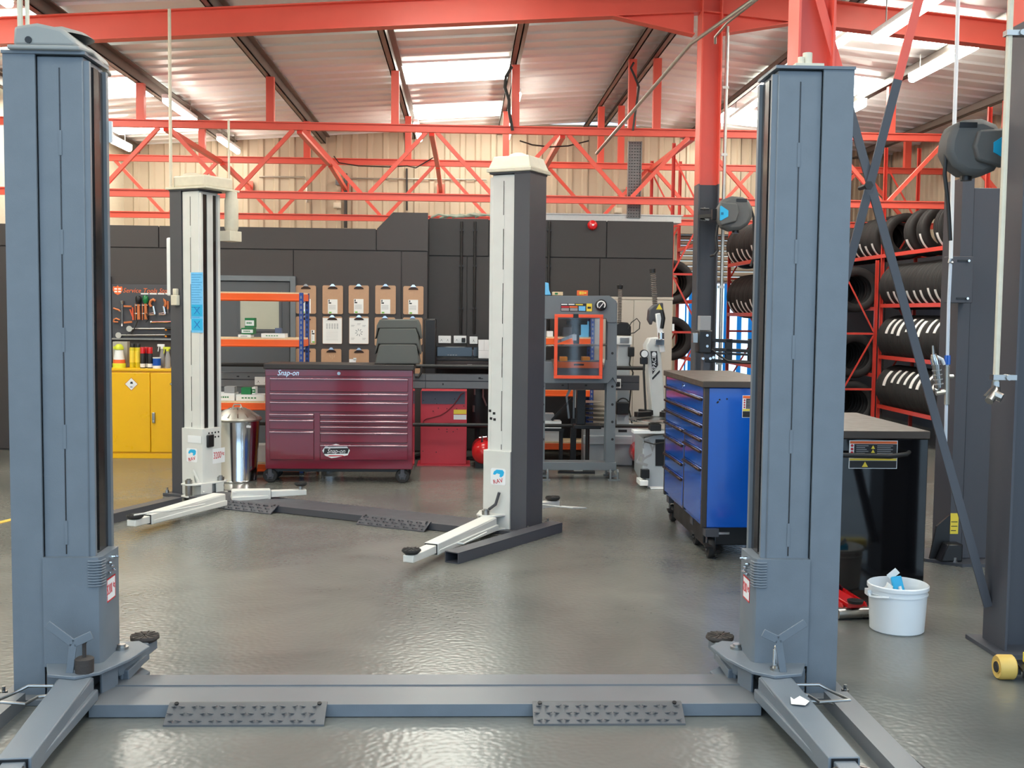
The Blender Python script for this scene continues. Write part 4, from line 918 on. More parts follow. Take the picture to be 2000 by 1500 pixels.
# grey tubs stacked on it
dtb=DMc+.08
tu,Lt=wroot('x','x','x',777,707,dtb,z=zwt); bpy.data.objects.remove(tu)
def tz(x,y): p=Lt(420+x/4.762,530+y/4.762,dtb); return p
shapes=[[(1488,860),(1525,690),(1540,676),(1860,676),(1876,690),(1905,860)],
        [(1488,775),(1510,600),(1530,530),(1868,530),(1893,600),(1912,775),(1872,676),(1522,676)],
        [(1492,632),(1502,505),(1530,447),(1880,447),(1905,505),(1918,632),(1872,530),(1520,530)]]
a_t=W(777,707,dtb)[0]
for k,pl in enumerate(shapes):
    p=[tz(*q) for q in pl]; zmin=min(b for a,b in p)
    t2=thing('plastic_tub',['bottom','middle','top'][k]+' grey plastic tub of the upturned stack on the maroon cabinet','tub',B(a_t,dtb,zwt),group='upturned grey tubs')
    if k==0: p=[(a,max(.001,b)) for a,b in p]
    new('shell',MB().prism(p,.012*(2-k)*-1,.33-.012*(2-k)),tubgrey,t2,bev=.012)
    rim=[p[-1],p[-2]] if k else [p[0],p[-1]]
    seq=([p[0]]+[p[7],p[6]]+[p[5]]) if k else [p[0],p[5]]
    new('rim',MB().tube([(a,-.012*(2-k)-.004,b+.004) for a,b in seq],.006,6),mat_rim if 'mat_rim' in globals() else tubgrey,t2)
# --- dustbin and small metal bin
q=F(455,944)+Vector((0,.18,0)); 
t=thing('metal_dustbin','shiny metal dustbin with a ribbed conical lid beside the white lift post','bin',q)
new('body',MB().lathe([(.001,.0),(.182,.0),(.187,.012),(.182,.02),(.212,.58),(.218,.585),(.215,.6),(.19,.6),(.17,.03),(.001,.03)],40),chrome,t)
ld=new('lid',MB().lathe([(.228,.585),(.232,.6),(.222,.615),(.12,.685),(.05,.705),(.001,.708)],40),galv,t)
for k in range(14): g_=k*2*math.pi/14; new('lid_rib',MB().bar((.21*math.cos(g_),.21*math.sin(g_),.624),(.07*math.cos(g_),.07*math.sin(g_),.701),.012,.01),steel,ld)
new('lid_handle',MB().tube([(-.045,0,.70),(-.03,0,.735),(.03,0,.735),(.045,0,.70)],.008,8),steel,ld)
new('brand_tag',MB().box(.12,.16,-.175,-.16,.53,.55),white,t)
a,z=W(648,917,DMc+.75); t=thing('metal_bin','low polished metal bin seen below the maroon cabinet','bin',B(a,DMc+.62))
new('body',MB().lathe([(.001,0),(.135,0),(.14,.02),(.155,.34),(.145,.34),(.13,.03),(.001,.03)],30),chrome,t); new('rim',MB().lathe([(.15,.33),(.162,.335),(.162,.35),(.15,.35)],30,closed=True),steel,t)
# --- red power unit, red tank, air filter
DU=11.75; t,L=wroot('power_unit','tall red metal power unit with a slate top panel behind the barrier','machine',866,918,DU,z=0)
x0=L(821,900)[0]; x1=L(911,900)[0]; zt=L(866,763)[1]
new('casing',MB().box(x0,x1,0,.3,.012,zt),redpanel,t,bev=.006); new('base_flange',MB().box(x0-.035,x1+.04,-.04,.34,0,.012),redpanel,t)
new('slate_panel',MB().box(x0+.01,L(908,780)[0],-.006,0,L(866,789)[1],zt-.006),mat('slate_panel',(84,84,100),.45),t)
a,zA=L(886,800); b,zB=L(911,819.5); new('warning_label',MB().box(a,b,-.0025,0,(zA+zB)/2+.006,zA),labelyellow,t); new('rating_label',MB().box(a,b,-.0025,0,zB,(zA+zB)/2-.002),white,t)
mb=MB(); r5=random.Random(2)
for x,y in ((827,782),(850,779),(888,779),(853,788),(846,803),(856,797),(873,798),(892,798),(906,793),(826,881),(852,883),(857,838),(873,838),(893,838),(873,843),(885,843)): p=L(x,y); mb.cyl((p[0],-.008,p[1]),(p[0],.001,p[1]),.006,6)
new('screw',mb,labeldark,t)
pts=[(906,767),(900,770),(894,780),(884,793),(872,804),(860,811),(846,815),(833,818),(827,822),(829,827),(838,830)]
new('cable',MB().tube([(L(x,y)[0],-.012 if y<825 else -.12,L(x,y)[1]) for x,y in pts],.006,6),mat('cable_red',(120,24,36),.5),t)
def tank(px,py,r,label,d,half=False):
    a,z=W(px,py,d); t=thing('air_tank',label,'tank',B(a,d))
    new('vessel',MB().lathe([(.001,-.02),(r*.5,-.005),(r*.85,.03),(r,.09),(r,.45),(r*.8,.52),(.001,.56)],28,(0,0,r+.045),'y'),red,t)
    for y in (.12,.42): new('foot',MB().box(-r*.7,r*.7,y-.02,y+.02,0,.075),hosemat,t)
    new('valve',MB().cyl((-.02,.06,2*r+.02),(-.02,.06,2*r+.1),.012,8).cyl((-.05,.06,2*r+.08),(.03,.06,2*r+.09),.009,8),chrome,t)
tank(945,888,.125,'round red air tank beside the power unit and white post',11.45); 
a,z=W(932,795,12.25); t=thing('water_separator','dark cylindrical filter with hanging valves behind the barrier','filter',B(a,12.25))
new('bowl',MB().lathe([(.001,.35),(.13,.36),(.15,.4),(.15,.8),(.1,.84),(.001,.85)],20),black,t)
new('stand',MB().cyl((0,0,0),(0,0,.36),.03,10).lathe([(.001,0),(.12,0),(.12,.02),(.001,.02)],16),black,t)
mb=MB().cyl((-.03,-.19,.74),(-.03,-.19,.82),.012,8).tube([(.06,-.19,.82),(.06,-.19,.72),(.1,-.19,.62)],.01,8).cyl((-.04,-.17,.55),(-.04,-.17,.62),.014,8); mb.box(-.06,.09,-.19,-.15,.815,.83); new('valve',mb,steel,t)
# ================================================================ BACK OF THE WORKSHOP, RIGHT
# --- beige steel cupboard
DC=12.42; t,L=wroot('steel_cupboard','tall beige two-door steel cupboard behind the tyre machine','cupboard',1236,700,DC,z=0)
x0=L(1159,700)[0]; x1=L(1312,700)[0]; zt=L(1240,580)[1]; xm=L(1236,700)[0]
new('body',MB().box(x0,x1,.01,.45,.0,zt-.03),beige,t,bev=.003); new('top_cap',MB().box(x0-.004,x1+.004,-.008,.455,zt-.03,zt),beige,t,bev=.003)
for a,b in ((x0+.006,xm-.002),(xm+.002,x1-.006)): new('door',MB().box(a,b,-.008,.012,.05,zt-.035),beige,t,bev=.004)
new('latch',MB().box(x1-.004,x1+.02,-.01,.01,zt-.38,zt-.3),white,t)
# --- second shelving behind the press
D2=12.2; lv2=[W(1100,y,D2)[1] for y in (659,760,864)]; lv2=[W(1100,604,D2)[1]]+lv2
t2,_=shelving('orange and blue shelving seen through the grey press frame',985,1160,D2,lv2,.4)
zs2=[z+.003 for z in lv2]
for x0,x1,y0,y1,k,lab,m in ((1060,1099,847,864,3,'lower wide white box on the low shelf behind the press',white),(1060,1094,836,847,3,'upper white box on the low shelf behind the press',white),
    (1064,1096,742,760,2,'brown carton on the middle shelf behind the press',kraft),(1068,1080,648,659,1,'small white tin-like box on the upper shelf behind the press',white),(1100,1122,640,659,1,'dark box on the upper shelf seen through the guard',charcoal),(1128,1150,628,659,1,'pale blue carton on the upper shelf behind the guard',skyblue)):
    z=zs2[k] if y0!=836 else zs2[k]+(864-847)*D2/FPX+.004
    carton(x0,x1,y0,y1,D2+.04,.2,lab,m,z=z,group='boxes behind the press')
a,z=W(1078,830,11.95); t=thing('carton_stack','pair of white cartons on a stool behind the press','box',B(a,11.9)); 
new('stool',MB().box(-.13,.13,0,.2,.36,.39).box(-.12,-.09,.02,.05,0,.36).box(.09,.12,.02,.05,0,.36).box(-.12,-.09,.15,.18,0,.36).box(.09,.12,.15,.18,0,.36),black,t)
new('carton',MB().box(-.12,.1,0,.19,.391,.47),white,t,bev=.003); new('carton',MB().box(-.11,.02,.01,.18,.472,.55),textgrey,t,bev=.003)
# --- hydraulic press
DPr=10.8; t,L=wroot('hydraulic_press','grey hydraulic shop press with orange guard and dial gauge','press',1130,940,DPr,z=0)
def bxp(x0,x1,y0,y1,d0,d1): a,zb=L(x0,y1); b,zt_=L(x1,y0); return MB().box(a,b,d0,d1,zb,zt_)
def pol(pts,d0,d1): return MB().prism([L(*q) for q in pts],d0,d1)
xlu,xru=(1054,1066),(1186,1204)
for nm,(a,b) in (('upright',(1053,1066)),('upright',(1186,1204))):
    a_,b_=L(a,700)[0],L(b,700)[0]; zt_=L(1130,590)[1]
    u=new(nm,MB().box(a_,b_,0,.012,L(1130,917)[1],zt_).box(a_,b_,.15,.162,L(1130,917)[1],zt_).box(a_ if a<1100 else b_-.01,(a_ if a<1100 else b_-.01)+.01,.012,.15,L(1130,917)[1],zt_),pressgrey,t)
    for y in (690,724,755,790,824,858):
        q=L((a+b)/2+1,y); new('pin_hole',MB().cyl((q[0],-.003,q[1]),(q[0],.001,q[1]),.013 if y!=724 else .024,10),labeldark,u)
new('head',pol([(1057,623),(1057,584),(1062,578),(1190,577.5),(1204,588),(1204,630),(1186,630),(1183,622)],-.012,.0).prism([L(*q) for q in [(1057,623),(1057,584),(1062,578),(1190,577.5),(1204,588),(1204,623)]],.162,.172),pressgrey,t,bev=.003)
new('ram',MB().cyl((L(1128,600)[0],.08,L(1128,655)[1]),(L(1128,600)[0],.08,L(1128,600)[1]),.045,16).cyl((L(1128,600)[0],.08,L(1128,672)[1]),(L(1128,600)[0],.08,L(1128,655)[1]),.03,16).box(L(1108,600)[0],L(1148,600)[0],.02,.14,L(1128,634)[1],L(1128,626)[1]),hosemat,t)
new('pump_lever',MB().bar((L(1090,668)[0],.06,L(1090,668)[1]),(L(1124,654)[0],.02,L(1124,654)[1]),.025,.03),steel,t); q=L(1122,659); new('lever_tag',MB().box(q[0]-.02,q[0]+.02,-.004,.0,q[1]-.03,q[1]+.03),white,t)
new('bed',pol([(1054,738),(1064,748),(1187,748),(1196,737),(1204,750),(1204,705),(1186,703),(1072,706),(1054,705)],-.03,-.012).prism([L(*q) for q in [(1054,748),(1204,748),(1204,705),(1054,705)]],.172,.19),pressgrey,t,bev=.003)
new('winch_shaft',MB().cyl((L(1066,690)[0],.08,L(1066,676)[1]),(L(1186,690)[0],.08,L(1186,674)[1]),.012,8),steel,t)
pl=new('press_plate',bxp(1094,1108,697,705.5,-.02,.1),amber,t,bev=.003); new('press_plate',bxp(1137,1152,697,705.5,-.02,.1),amber,t,bev=.003)
new('bottom_beam',bxp(1053,1204,903,918,-.01,.17),pressgrey,t,bev=.004)
for a in (1062,1198):
    x=L(a,930)[0]; zb=L(1130,917)[1]
    for s in (-1,1):
        new('foot',MB().tube([(x+s*.035,-.06+.02*0,.0+.012),(x+s*.035,-.055,.08),(x+s*.035,-.02,zb)],.011,8).tube([(x+s*.035,.30,.012),(x+s*.035,.29,.08),(x+s*.035,.14,zb)],.011,8),pressgrey,t)
    new('foot_bar',MB().box(x-.06,x+.06,-.09,-.03,0,.012).box(x-.06,x+.06,.27,.33,0,.012).box(x-.03,x+.03,-.04,.3,.03,.045),pressgrey,t)
# guard
a,zt_=L(1082,613.5); b,zb=L(1174,739); wq_=.032
g=new('guard_frame',MB().frame(a,b,zb,zt_,wq_,-.10,-.07),guardorange,t,bev=.003)
new('guard_hinge',MB().box(L(1118,600)[0],L(1128,600)[0],-.11,-.012,zt_-.035,zt_+.004),black,g)
new('guard_window',MB().box(a+wq_,b-wq_,-.087,-.083,zb+wq_,zt_-wq_),glass,t)
cb=new('guard_crossbar',MB().box(a+wq_,b-wq_,-.078,-.072,L(1120,718)[1],L(1120,706)[1]),labelorange,t); q=L(1129,711.5); new('hand_slot',MB().box(q[0]-.05,q[0]+.05,-.0795,-.078,q[1]-.008,q[1]+.008),black,cb)
for s,(x,y) in ((-1,(1079,711)),(1,(1178,711))): q=L(x,y); new('guard_bracket',MB().bar((q[0],-.02,q[1]+.05),(q[0]+s*-.02,-.09,q[1]-.03),.03,.006),steel,t)
q=L(1173,596); dl=new('dial_gauge',MB().lathe([(.001,-.05),(.05,-.05),(.057,-.045),(.057,-.012),(.001,-.012)],24,(q[0],0,q[1]),'y'),black,t)
new('dial_arc',MB().tube([(q[0]+.038*math.cos(g_),-.0515,q[1]+.038*math.sin(g_)) for g_ in [math.radians(-40+k*26) for k in range(11)]],.007,6),white,dl); new('needle',MB().bar((q[0]-.02,-.052,q[1]-.03),(q[0]+.02,-.052,q[1]+.02),.007,.003,(0,1,0)),white,dl)
lb=new('warning_panel',bxp(1095,1157,593,608,-.0145,-.012),labeldark,t)
for x0,x1,y0,y1,m in ((1096,1108,593.5,595.5,white),(1110,1122,593.5,595.5,white),(1124,1138,594,596,labelyellow),(1096,1111,598,601,labelred),(1112,1128,598,601,labelorange),(1096,1111,602,607,textgrey),(1113,1128,602,607,textgrey),(1130,1143,598,607,skyblue),(1145,1156,593,608,labelyellow)):
    new('panel_field',bxp(x0,x1,y0,y1,-.0158,-.0144),m,lb)
new('panel_mark',bxp(1147,1154,599,603,-.0165,-.0157),labeldark,lb)
new('side_tag',bxp(1056,1063,638,659,-.002,-.0005),paper,t)
# things on the press
zt_=L(1130,577.5)[1]; xb=W(1130,577,DPr)[0]
def ontop(px,label,name,cat,w,h,m,dd=.0): a=W(px,577,DPr)[0]; return thing(name,label,cat,B(a,DPr+.06,zt_+.001)),w,h
t3,_,_=ontop(1139,'small orange box with a printed front on the press head','carton','box',0,0,0); new('box',MB().box(-.05,.05,-.03,.06,0,.052),labelorange,t3,bev=.002); new('print',MB().box(-.035,-.012,-.0312,-.03,.012,.04).box(-.006,.006,-.0312,-.03,.012,.04).box(.012,.034,-.0312,-.03,.02,.034),labelyellow,t3)
t3,_,_=ontop(1090,'small cream carton lying on the press head','carton','box',0,0,0); new('box',MB().box(-.05,.05,-.03,.06,0,.035),chip,t3,bev=.002); new('print',MB().box(-.03,.0,-.0312,-.03,.008,.026),greenh,t3)
t3,_,_=ontop(1064,'pale blue funnel-shaped jug on the press head beside the post','jug','jug',0,0,0); new('body',MB().prism([(-.06,0),(.065,0),(.045,.05),(.04,.12),(-.045,.135)],-.04,.06),skyblue,t3,bev=.008)
# --- black transmission jack stand behind the press
a,z=W(1140,905,11.35); t=thing('transmission_jack','black column jack stand behind the press with a flat foot','jack',B(a,11.3))
new('foot',MB().prismz([(-.28,-.08),(.1,-.12),(.12,.12),(-.2,.12)],0,.02),black,t); new('post',MB().cyl((.03,0,.02),(.03,0,.46),.022,10),black,t)
new('head',MB().box(-.12,.16,-.1,.1,.46,.5).box(-.09,.0,-.05,.05,.5,.86),black,t,bev=.006); new('white_block',MB().box(-.11,-.02,-.05,.0,.021,.05),white,t)
a,z=W(1110,800,11.9); t=thing('bearing_puller','dark legged puller with steel screws behind the press','tool',B(a+.06,11.92)); mb=MB()
new('stand',MB().box(-.12,.12,-.06,.06,0,.02).box(-.03,.03,-.03,.03,.02,.5),black,t)
for k in range(3): x=-.05+k*.05; new('leg',MB().bar((x,0,.5),(x*1.6,0,.74),.02,.03).bar((x*1.6,0,.74),(x*.4,0,.86),.02,.025),steel,t)
new('arm',MB().bar((-.02,0,.72),(-.24,0,.48),.03,.025),hosemat,t); new('screw',MB().cyl((.02,-.02,.62),(.02,-.02,.95),.012,8),steel,t)
# --- tyre machine with pale grey body (far) 
DA_=11.78; t,L=wroot('wheel_balancer','pale grey tyre machine with a tall ribbed black column behind the press','tyre machine',1200,915,DA_,z=0)
def bxl(x0,x1,y0,y1,d0,d1): a,zb=L(x0,y1); b,zt_=L(x1,y0); return MB().box(a,b,d0,d1,max(0,zb),zt_)
new('body',bxl(1142,1247,833,918,0,.4),machgrey,t,bev=.015); new('tray',bxl(1138,1234,850,867,-.06,0),machgrey,t,bev=.01)
new('column',bxl(1206,1234,666,834,.08,.2),machgrey,t,bev=.01); new('head',bxl(1204,1236,657,674,.05,.22),white,t,bev=.008); new('head_box',bxl(1212,1230,660,670,.04,.06),steel,t)
new('motor_cap',pol_:=MB().prism([L(*q) for q in [(1202,655),(1204,634),(1212,629),(1228,630),(1234,638),(1234,656)]],.05,.2),black,t,bev=.01)
q=L(1213,630); p=L(1213,562); rb=new('rod',MB().cyl((q[0],.12,q[1]),(q[0],.12,p[1]),.018,12),textgrey,t)
mb=MB(); n=22
for k in range(n): z=q[1]+(p[1]-q[1])*k/n; mb.lathe([(.018,z),(.026,z+.006),(.018,z+.012)],12,(q[0],.12,0))
new('bellows',mb,mat('bellows',(110,98,88),.5),rb); new('cap',MB().lathe([(.001,p[1]-.01),(.03,p[1]-.01),(.034,p[1]+.03),(.022,p[1]+.04),(.001,p[1]+.04)],12,(q[0],.12,0)),black,rb)
new('cable_loop',MB().tube([(L(x,y)[0],.04,L(x,y)[1]) for x,y in ((1228,642),(1234,630),(1245,622),(1251,630),(1250,642),(1240,650),(1230,652))],.006,6),hosemat,t)
new('pendant',bxl(1228,1241,678,697,.05,.1),black,t,bev=.01); new('pendant_hose',MB().tube([(L(x,y)[0],.06,L(x,y)[1]) for x,y in ((1233,697),(1231,712),(1238,728),(1234,760),(1230,800),(1236,828))],.009,6),hosemat,t)
new('control_box',bxl(1204,1229,786,810,-.0,.12),black,t,bev=.01); new('drawer_slot',bxl(1206,1223,838,843,-.064,-.06),black,t)
new('hose_coil',MB().tube([(L(1232+13*math.cos(g_),0)[0],.05,L(0,784+15*math.sin(g_))[1]) for g_ in [k*math.pi/8 for k in range(16)]],.008,6,True),hosemat,t)
mb=MB()
for k in range(5): q=L(1152+k*7,787+k*9); mb.lathe([(.001,0),(.16,.004),(.17,.01),(.001,.016)],20,(q[0],.2,q[1]-.01))
new('weight_tray',mb,galv,t)
# --- tyre changer (near)
DT=10.3; t,L=wroot('tyre_changer','white and grey tyre changer with a leaning column beside the blue cabinet','tyre machine',1275,960,DT,z=0)
new('base',MB().prism([L(*q) for q in [(1254,930),(1256,858),(1278,848),(1330,850),(1330,958),(1268,958)]],0,.5),machgrey,t,bev=.01)
new('side_panel',MB().prism([L(*q) for q in [(1280,858),(1330,858),(1330,910),(1280,910)]],-.006,0),black,t)
new('skid',bxl(1246,1262,935,945,-.12,.1),white,t,bev=.004); new('skid',bxl(1267,1330,950,962,-.1,.05),white,t,bev=.004); new('pedal',bxl(1250,1266,915,932,-.08,-.01),black,t,bev=.004); new('pedal_arm',MB().tube([(L(1250,935)[0],-.06,.06),(L(1258,922)[0],-.06,.14),(L(1266,920)[0],-.04,.16)],.008,6),steel,t)
q=L(1263,884); text('R2',.17,textgrey,t,(q[0],-.002,q[1]),xdir=(.35,0,1),zdir=(-1,0,.35),width=.26); 
tt=new('turntable',MB().lathe([(.001,0),(.26,0),(.27,.01),(.25,.025),(.001,.03)],28,(L(1290,820)[0],.22,L(1290,826)[1])),steel,t)
for k in range(4): g_=k*math.pi/2+.5; c=(L(1290,820)[0],.22,L(1290,822)[1]); new('jaw',MB().bar((c[0]+.08*math.cos(g_),c[1]+.08*math.sin(g_),c[2]+.05),(c[0]+.25*math.cos(g_),c[1]+.25*math.sin(g_),c[2]+.05),.06,.05),black,tt,bev=.005)
new('tray_arm',bxl(1236,1300,840,846,-.05,.1),white,t,bev=.003); new('tray_box',bxl(1268,1290,828,842,-.05,.06),hosemat,t,bev=.004)
new('cable',MB().tube([(L(x,y)[0],-.06,L(x,y)[1]) for x,y in ((1300,846),(1275,848),(1256,853),(1256,861),(1275,866),(1300,862))],.007,6),hosemat,t)
cpts=[(1272,676),(1280,662),(1300,660),(1312,820),(1285,820)]
new('column',MB().prism([L(*q) for q in cpts],.3,.5),mat('machine_white',(206,206,204),.4),t,bev=.012)
new('logo_panel',MB().prism([L(*q) for q in [(1281,688),(1294,688),(1296,716),(1285,735)]],.296,.3),black,t)
q=L(1288.5,712); text('SPACE',.055,white,t,(q[0],.294,q[1]),xdir=(-.05,0,1),zdir=(-1,0,-.05),width=.15)
q=L(1288,694); new('badge',MB().cyl((q[0],.292,q[1]),(q[0],.296,q[1]),.022,14),white,t)
new('stripe',MB().prism([L(*q) for q in [(1284,742),(1299,726),(1300,730),(1285,746)]],.296,.3),black,t)
q0,q1=L(1293,604),L(1288,530); rb=new('rod',MB().cyl((q0[0],.36,q0[1]),(q1[0],.36,q1[1]),.02,12),textgrey,t); mb=MB(); n=20
for k in range(n):
    f=k/n; c=Vector((q0[0]+(q1[0]-q0[0])*f,.36,q0[1]+(q1[1]-q0[1])*f)); e=Vector((q1[0]-q0[0],0,q1[1]-q0[1])).normalized(); mb.tube([c,c+e*.007,c+e*.014],[.02,.03,.02],12)
new('bellows',mb,MATS['bellows'],rb); e=Vector((q1[0],.36,q1[1])); new('cap',MB().cyl(e,e+Vector((-.003,0,.035)),.03,12),black,rb)
new('head_shell',MB().prism([L(*q) for q in [(1278,625),(1280,604),(1288,596),(1307,590),(1309,625),(1298,632),(1287,626),(1284,636)]],.31,.45),charcoal,t,bev=.012)
q=L(1299,598); new('warning_triangle',MB().prism([(q[0]-.03,q[1]-.03),(q[0]+.03,q[1]-.03),(q[0],q[1]+.025)],.305,.31),labelyellow,t)
new('swing_arm',MB().bar((L(1295,612)[0],.28,L(1295,612)[1]),(L(1304,690)[0],.28,L(1304,690)[1]-.0),.05,.05),white,t,bev=.008)
new('handle',MB().tube([(L(1302,606)[0],.26,L(1302,606)[1]),(L(1305,622)[0],.25,L(1305,622)[1]),(L(1302,642)[0],.26,L(1302,642)[1])],.02,10),black,t)
new('mount_head',MB().cyl((L(1301,650)[0],.26,L(1301,650)[1]),(L(1301,664)[0],.26,L(1301,664)[1]),.03,12).box(L(1288,664)[0],L(1306,664)[0],.22,.3,L(1300,676)[1],L(1300,664)[1]),chrome,t,bev=.004)
q=L(1267,693); new('gauge',MB().cyl((q[0],.24,q[1]),(q[0],.29,q[1]),.04,16),black,t); new('gauge_face',MB().cyl((q[0],.237,q[1]),(q[0],.241,q[1]),.033,16),white,t)
new('gauge_grip',bxl(1259,1274,700,714,.24,.3),black,t,bev=.008); new('gauge_hose',MB().tube([(L(x,y)[0],.26,L(x,y)[1]) for x,y in ((1267,712),(1266,730),(1268,770),(1270,812))],.011,8),hosemat,t)
tank(1264,890,.125,'red air tank lying beside the tyre changer base, partly hidden',11.25)
# --- second changer behind the blue cabinet with horizontal arms
DV=9.35; t,L=wroot('assist_arm','black horizontal press arms on a dark column behind the blue cabinet','tyre machine',1376,700,DV,z=0)
new('column',bxl(1366,1388,690,1100,.02,.12),charcoal,t); new('foot',MB().box(-.2,.25,-.1,.3,0,.04),charcoal,t)
new('gearbox',bxl(1363,1391,645,690,-.02,.14),black,t,bev=.012); new('motor_box',bxl(1367,1389,617,646,.0,.1),textgrey,t,bev=.004); new('bracket',bxl(1353,1364,650,670,.0,.06),steel,t,bev=.004)
for k,(y,h) in enumerate(((664,.03),(682,.03),(689,.02),(704,.03))): q=L(1378,y); new('arm',MB().bar((q[0],.03,q[1]),(L(1500,y)[0],.03,q[1]-.02),.04,h),hosemat if k%2 else black,t,bev=.004)
for x in (1425,1470): a,z1=L(x,662); _,z0=L(x,706); new('arm_link',MB().box(a-.03,a+.03,.01,.05,z0,z1),black,t,bev=.004)
mb=MB()
for x,y in ((1380,655),(1380,676),(1372,700),(1386,700),(1392,698)): q=L(x,y); mb.cyl((q[0],-.03,q[1]),(q[0],.0,q[1]),.012,8)
new('bolt',mb,chrome,t); new('hose',MB().tube([(L(x,y)[0],-.03,L(x,y)[1]) for x,y in ((1388,682),(1400,692),(1418,704),(1450,708),(1490,708))],.01,6),hosemat,t)
# --- tyres and racks -----------------------------------------------------------------
R_,TW=.315,.2
prof=[(.2,-.085),(.215,-.098),(.262,-.104),(.292,-.096),(.306,-.082)]
for g_ in (-.045,0,.045): prof+=[(R_-.002,g_-.016),(R_-.010,g_-.009),(R_-.010,g_+.009),(R_-.002,g_+.016)]
prof+=[(.306,.082),(.292,.096),(.262,.104),(.215,.098),(.2,.085),(.205,.07),(.262,.06),(.285,0),(.262,-.06),(.205,-.07)]
tyre_me=mesh_of('tyre',MB().lathe(prof,36,(0,0,0),'y',closed=True),rubber)
def lab_me(c0,c1,w,y0):
    vs=[];fs=[];n=8
    for k in range(n+1):
        g_=math.radians(c0+(c1-c0)*k/n)
        for r in (R_-.004,R_+.0025):
            for y in (y0-w/2,y0+w/2): vs.append((r*math.cos(g_),y,r*math.sin(g_)))
    for k in range(n):
        a=4*k; b=a+4; fs+=[(a+2,a+3,b+3,b+2),(a,b,b+1,a+1),(a,a+2,b+2,b),(a+1,b+1,b+3,a+3)]
    fs+=[(0,1,3,2),(4*n,4*n+2,4*n+3,4*n+1)]
    return mesh_of('tread_label',MB().add(vs,fs),paper)
LABLO=[lab_me(194,234,.05,-.03),lab_me(198,238,.06,-.01),lab_me(190,228,.045,-.045)]; LABHI=[lab_me(126,168,.075,-.03),lab_me(130,172,.085,-.015),lab_me(124,162,.065,-.04)]
rt=random.Random(11)
def tyre(a,d,z,label,group,lab=None,rz=0):
    o=bpy.data.objects.new('tyre',tyre_me); COL.objects.link(o); o.location=B(a,d,z+R_); o.rotation_euler=(0,0,RB+rz); tag(o,label,'tyre',group)
    if lab is not None:
        c=bpy.data.objects.new('tread_label',lab); COL.objects.link(c); c.parent=o
    return o
def rack(label,a0,a1,ds,levels,ztop,braces=True):
    t=thing('tyre_rack',label,'rack',B(a0,ds[0])); w=a1-a0; L0=ds[0]
    for d in ds:
        y=d-L0
        for x in (0,w): new('upright',MB().box(x-.022,x+.022,y-.004,y,0,ztop).box(x-.022,x-.018,y-.03,y,0,ztop).box(x+.018,x+.022,y-.03,y,0,ztop),rackred,t)
        z=.64
        for k in range(int((ztop-.3)/.77)):
            zz=z+k*.77; new('frame_brace',MB().box(.022,w-.022,y-.02,y-.006,zz-.014,zz+.014),rackred,t)
            if k%2==0: new('frame_brace',MB().bar((.022,y-.012,zz+.03),(w-.022,y-.012,zz+.74),.022,.01,(0,1,0)),rackred,t)
            else: new('frame_brace',MB().bar((w-.022,y-.012,zz+.03),(.022,y-.012,zz+.74),.022,.01,(0,1,0)),rackred,t)
    for i,(d,e) in enumerate(zip(ds,ds[1:])):
        for z in (levels[i] if isinstance(levels[0],(list,tuple)) else levels):
            for x in (-.0,w): new('beam',MB().box(x-.02,x+.02,d-L0+.006,e-L0-.034,z-.05,z),rackred,t)
    return t
rest=lambda w: math.sqrt(R_**2-(w/2)**2)-R_     # tyre bottom relative to beam top
a0,a1=5.73,6.19; wR=a1-a0-.04; dz=rest(wR)
rack('long red tyre rack against the right wall',a0,a1,(12.0,14.98,17.7),((.44,1.12,1.82,2.50),(2.50,)),3.95)
f0,f1=5.235,5.665
rack('low red ladder-framed tyre rack beside the long one',f0,f1,(15.0,17.4),(.20,.86,1.78),2.42)
rows=[('bottom',.44,LABHI),('second lowest',1.12,LABHI),('third',1.82,LABLO)]
for nm,z,labs in rows:
    n=12
    for k in range(n):
        d=14.8-k*.213
        tyre((a0+a1)/2+rt.uniform(-.004,.004),d,z+dz+.001,f'{ORD[k]} tyre from the far end in the {nm} row of the right wall rack','right rack '+nm+' row',rt.choice(labs) if k not in (0,) else None)
for k,d in enumerate((14.8,14.0,13.6,13.1,12.85,12.6)):
    tyre((a0+a1)/2,d,2.5+dz+.001,f'{ORD[k]} tyre from the far end on the top beams of the right wall rack','right rack top row',LABLO[k%3] if k else None)
dz=rest(wR)
for nm,z,ks,labs in (('top',2.5,7,LABLO),('third',1.78,8,LABLO),('second',.86,8,LABHI),('bottom',.2,8,LABHI)):
    for k in range(ks):
        tyre((a0+a1)/2 if nm=='top' else (f0+f1)/2,15.22+k*.24,z+dz+.001,f'{ORD[k]} tyre behind the ladder frame, {nm} level of the far rack bay','far bay '+nm+' level',labs[k%3] if (nm=='top' or k) else None)
b0,b1=3.90,4.36
rack('red tyre rack before the bright rear doorway',b0,b1,(13.3,16.2),(.98,1.68,2.40),3.3)
for nm,z,labs,ds in (('upper',2.40,LABLO,[16.0-.26*k for k in range(8)]),('middle',1.68,LABLO,[15.9-.24*k for k in range(8)]),('lower',.98,LABLO,[14.4,14.1])):
    for k,d in enumerate(ds): tyre((b0+b1)/2,d,z+dz+.001,f'{ORD[k]} tyre from the far end in the {nm} row before the rear doorway','doorway rack '+nm+' row',labs[k%3])
c0,c1=2.74,3.16; dz2=rest(c1-c0-.04)
rack('narrow red tyre rack between the black wall and slender column',c0,c1,(14.6,16.3),(.3,1.05,1.85,2.62),3.9)
for k,z in enumerate((1.05,1.85)):
    for j in range(3): tyre((c0+c1)/2,16.1-.22*j,z+dz2+.001,f'{ORD[j]} tyre from the far end on the {("lower","upper")[k]} level of narrow rack','narrow rack tyres',None)
tyre(2.30+.38,13.75,0,'loose tyre standing on the floor beside the black recessed wall',None,None,.25)
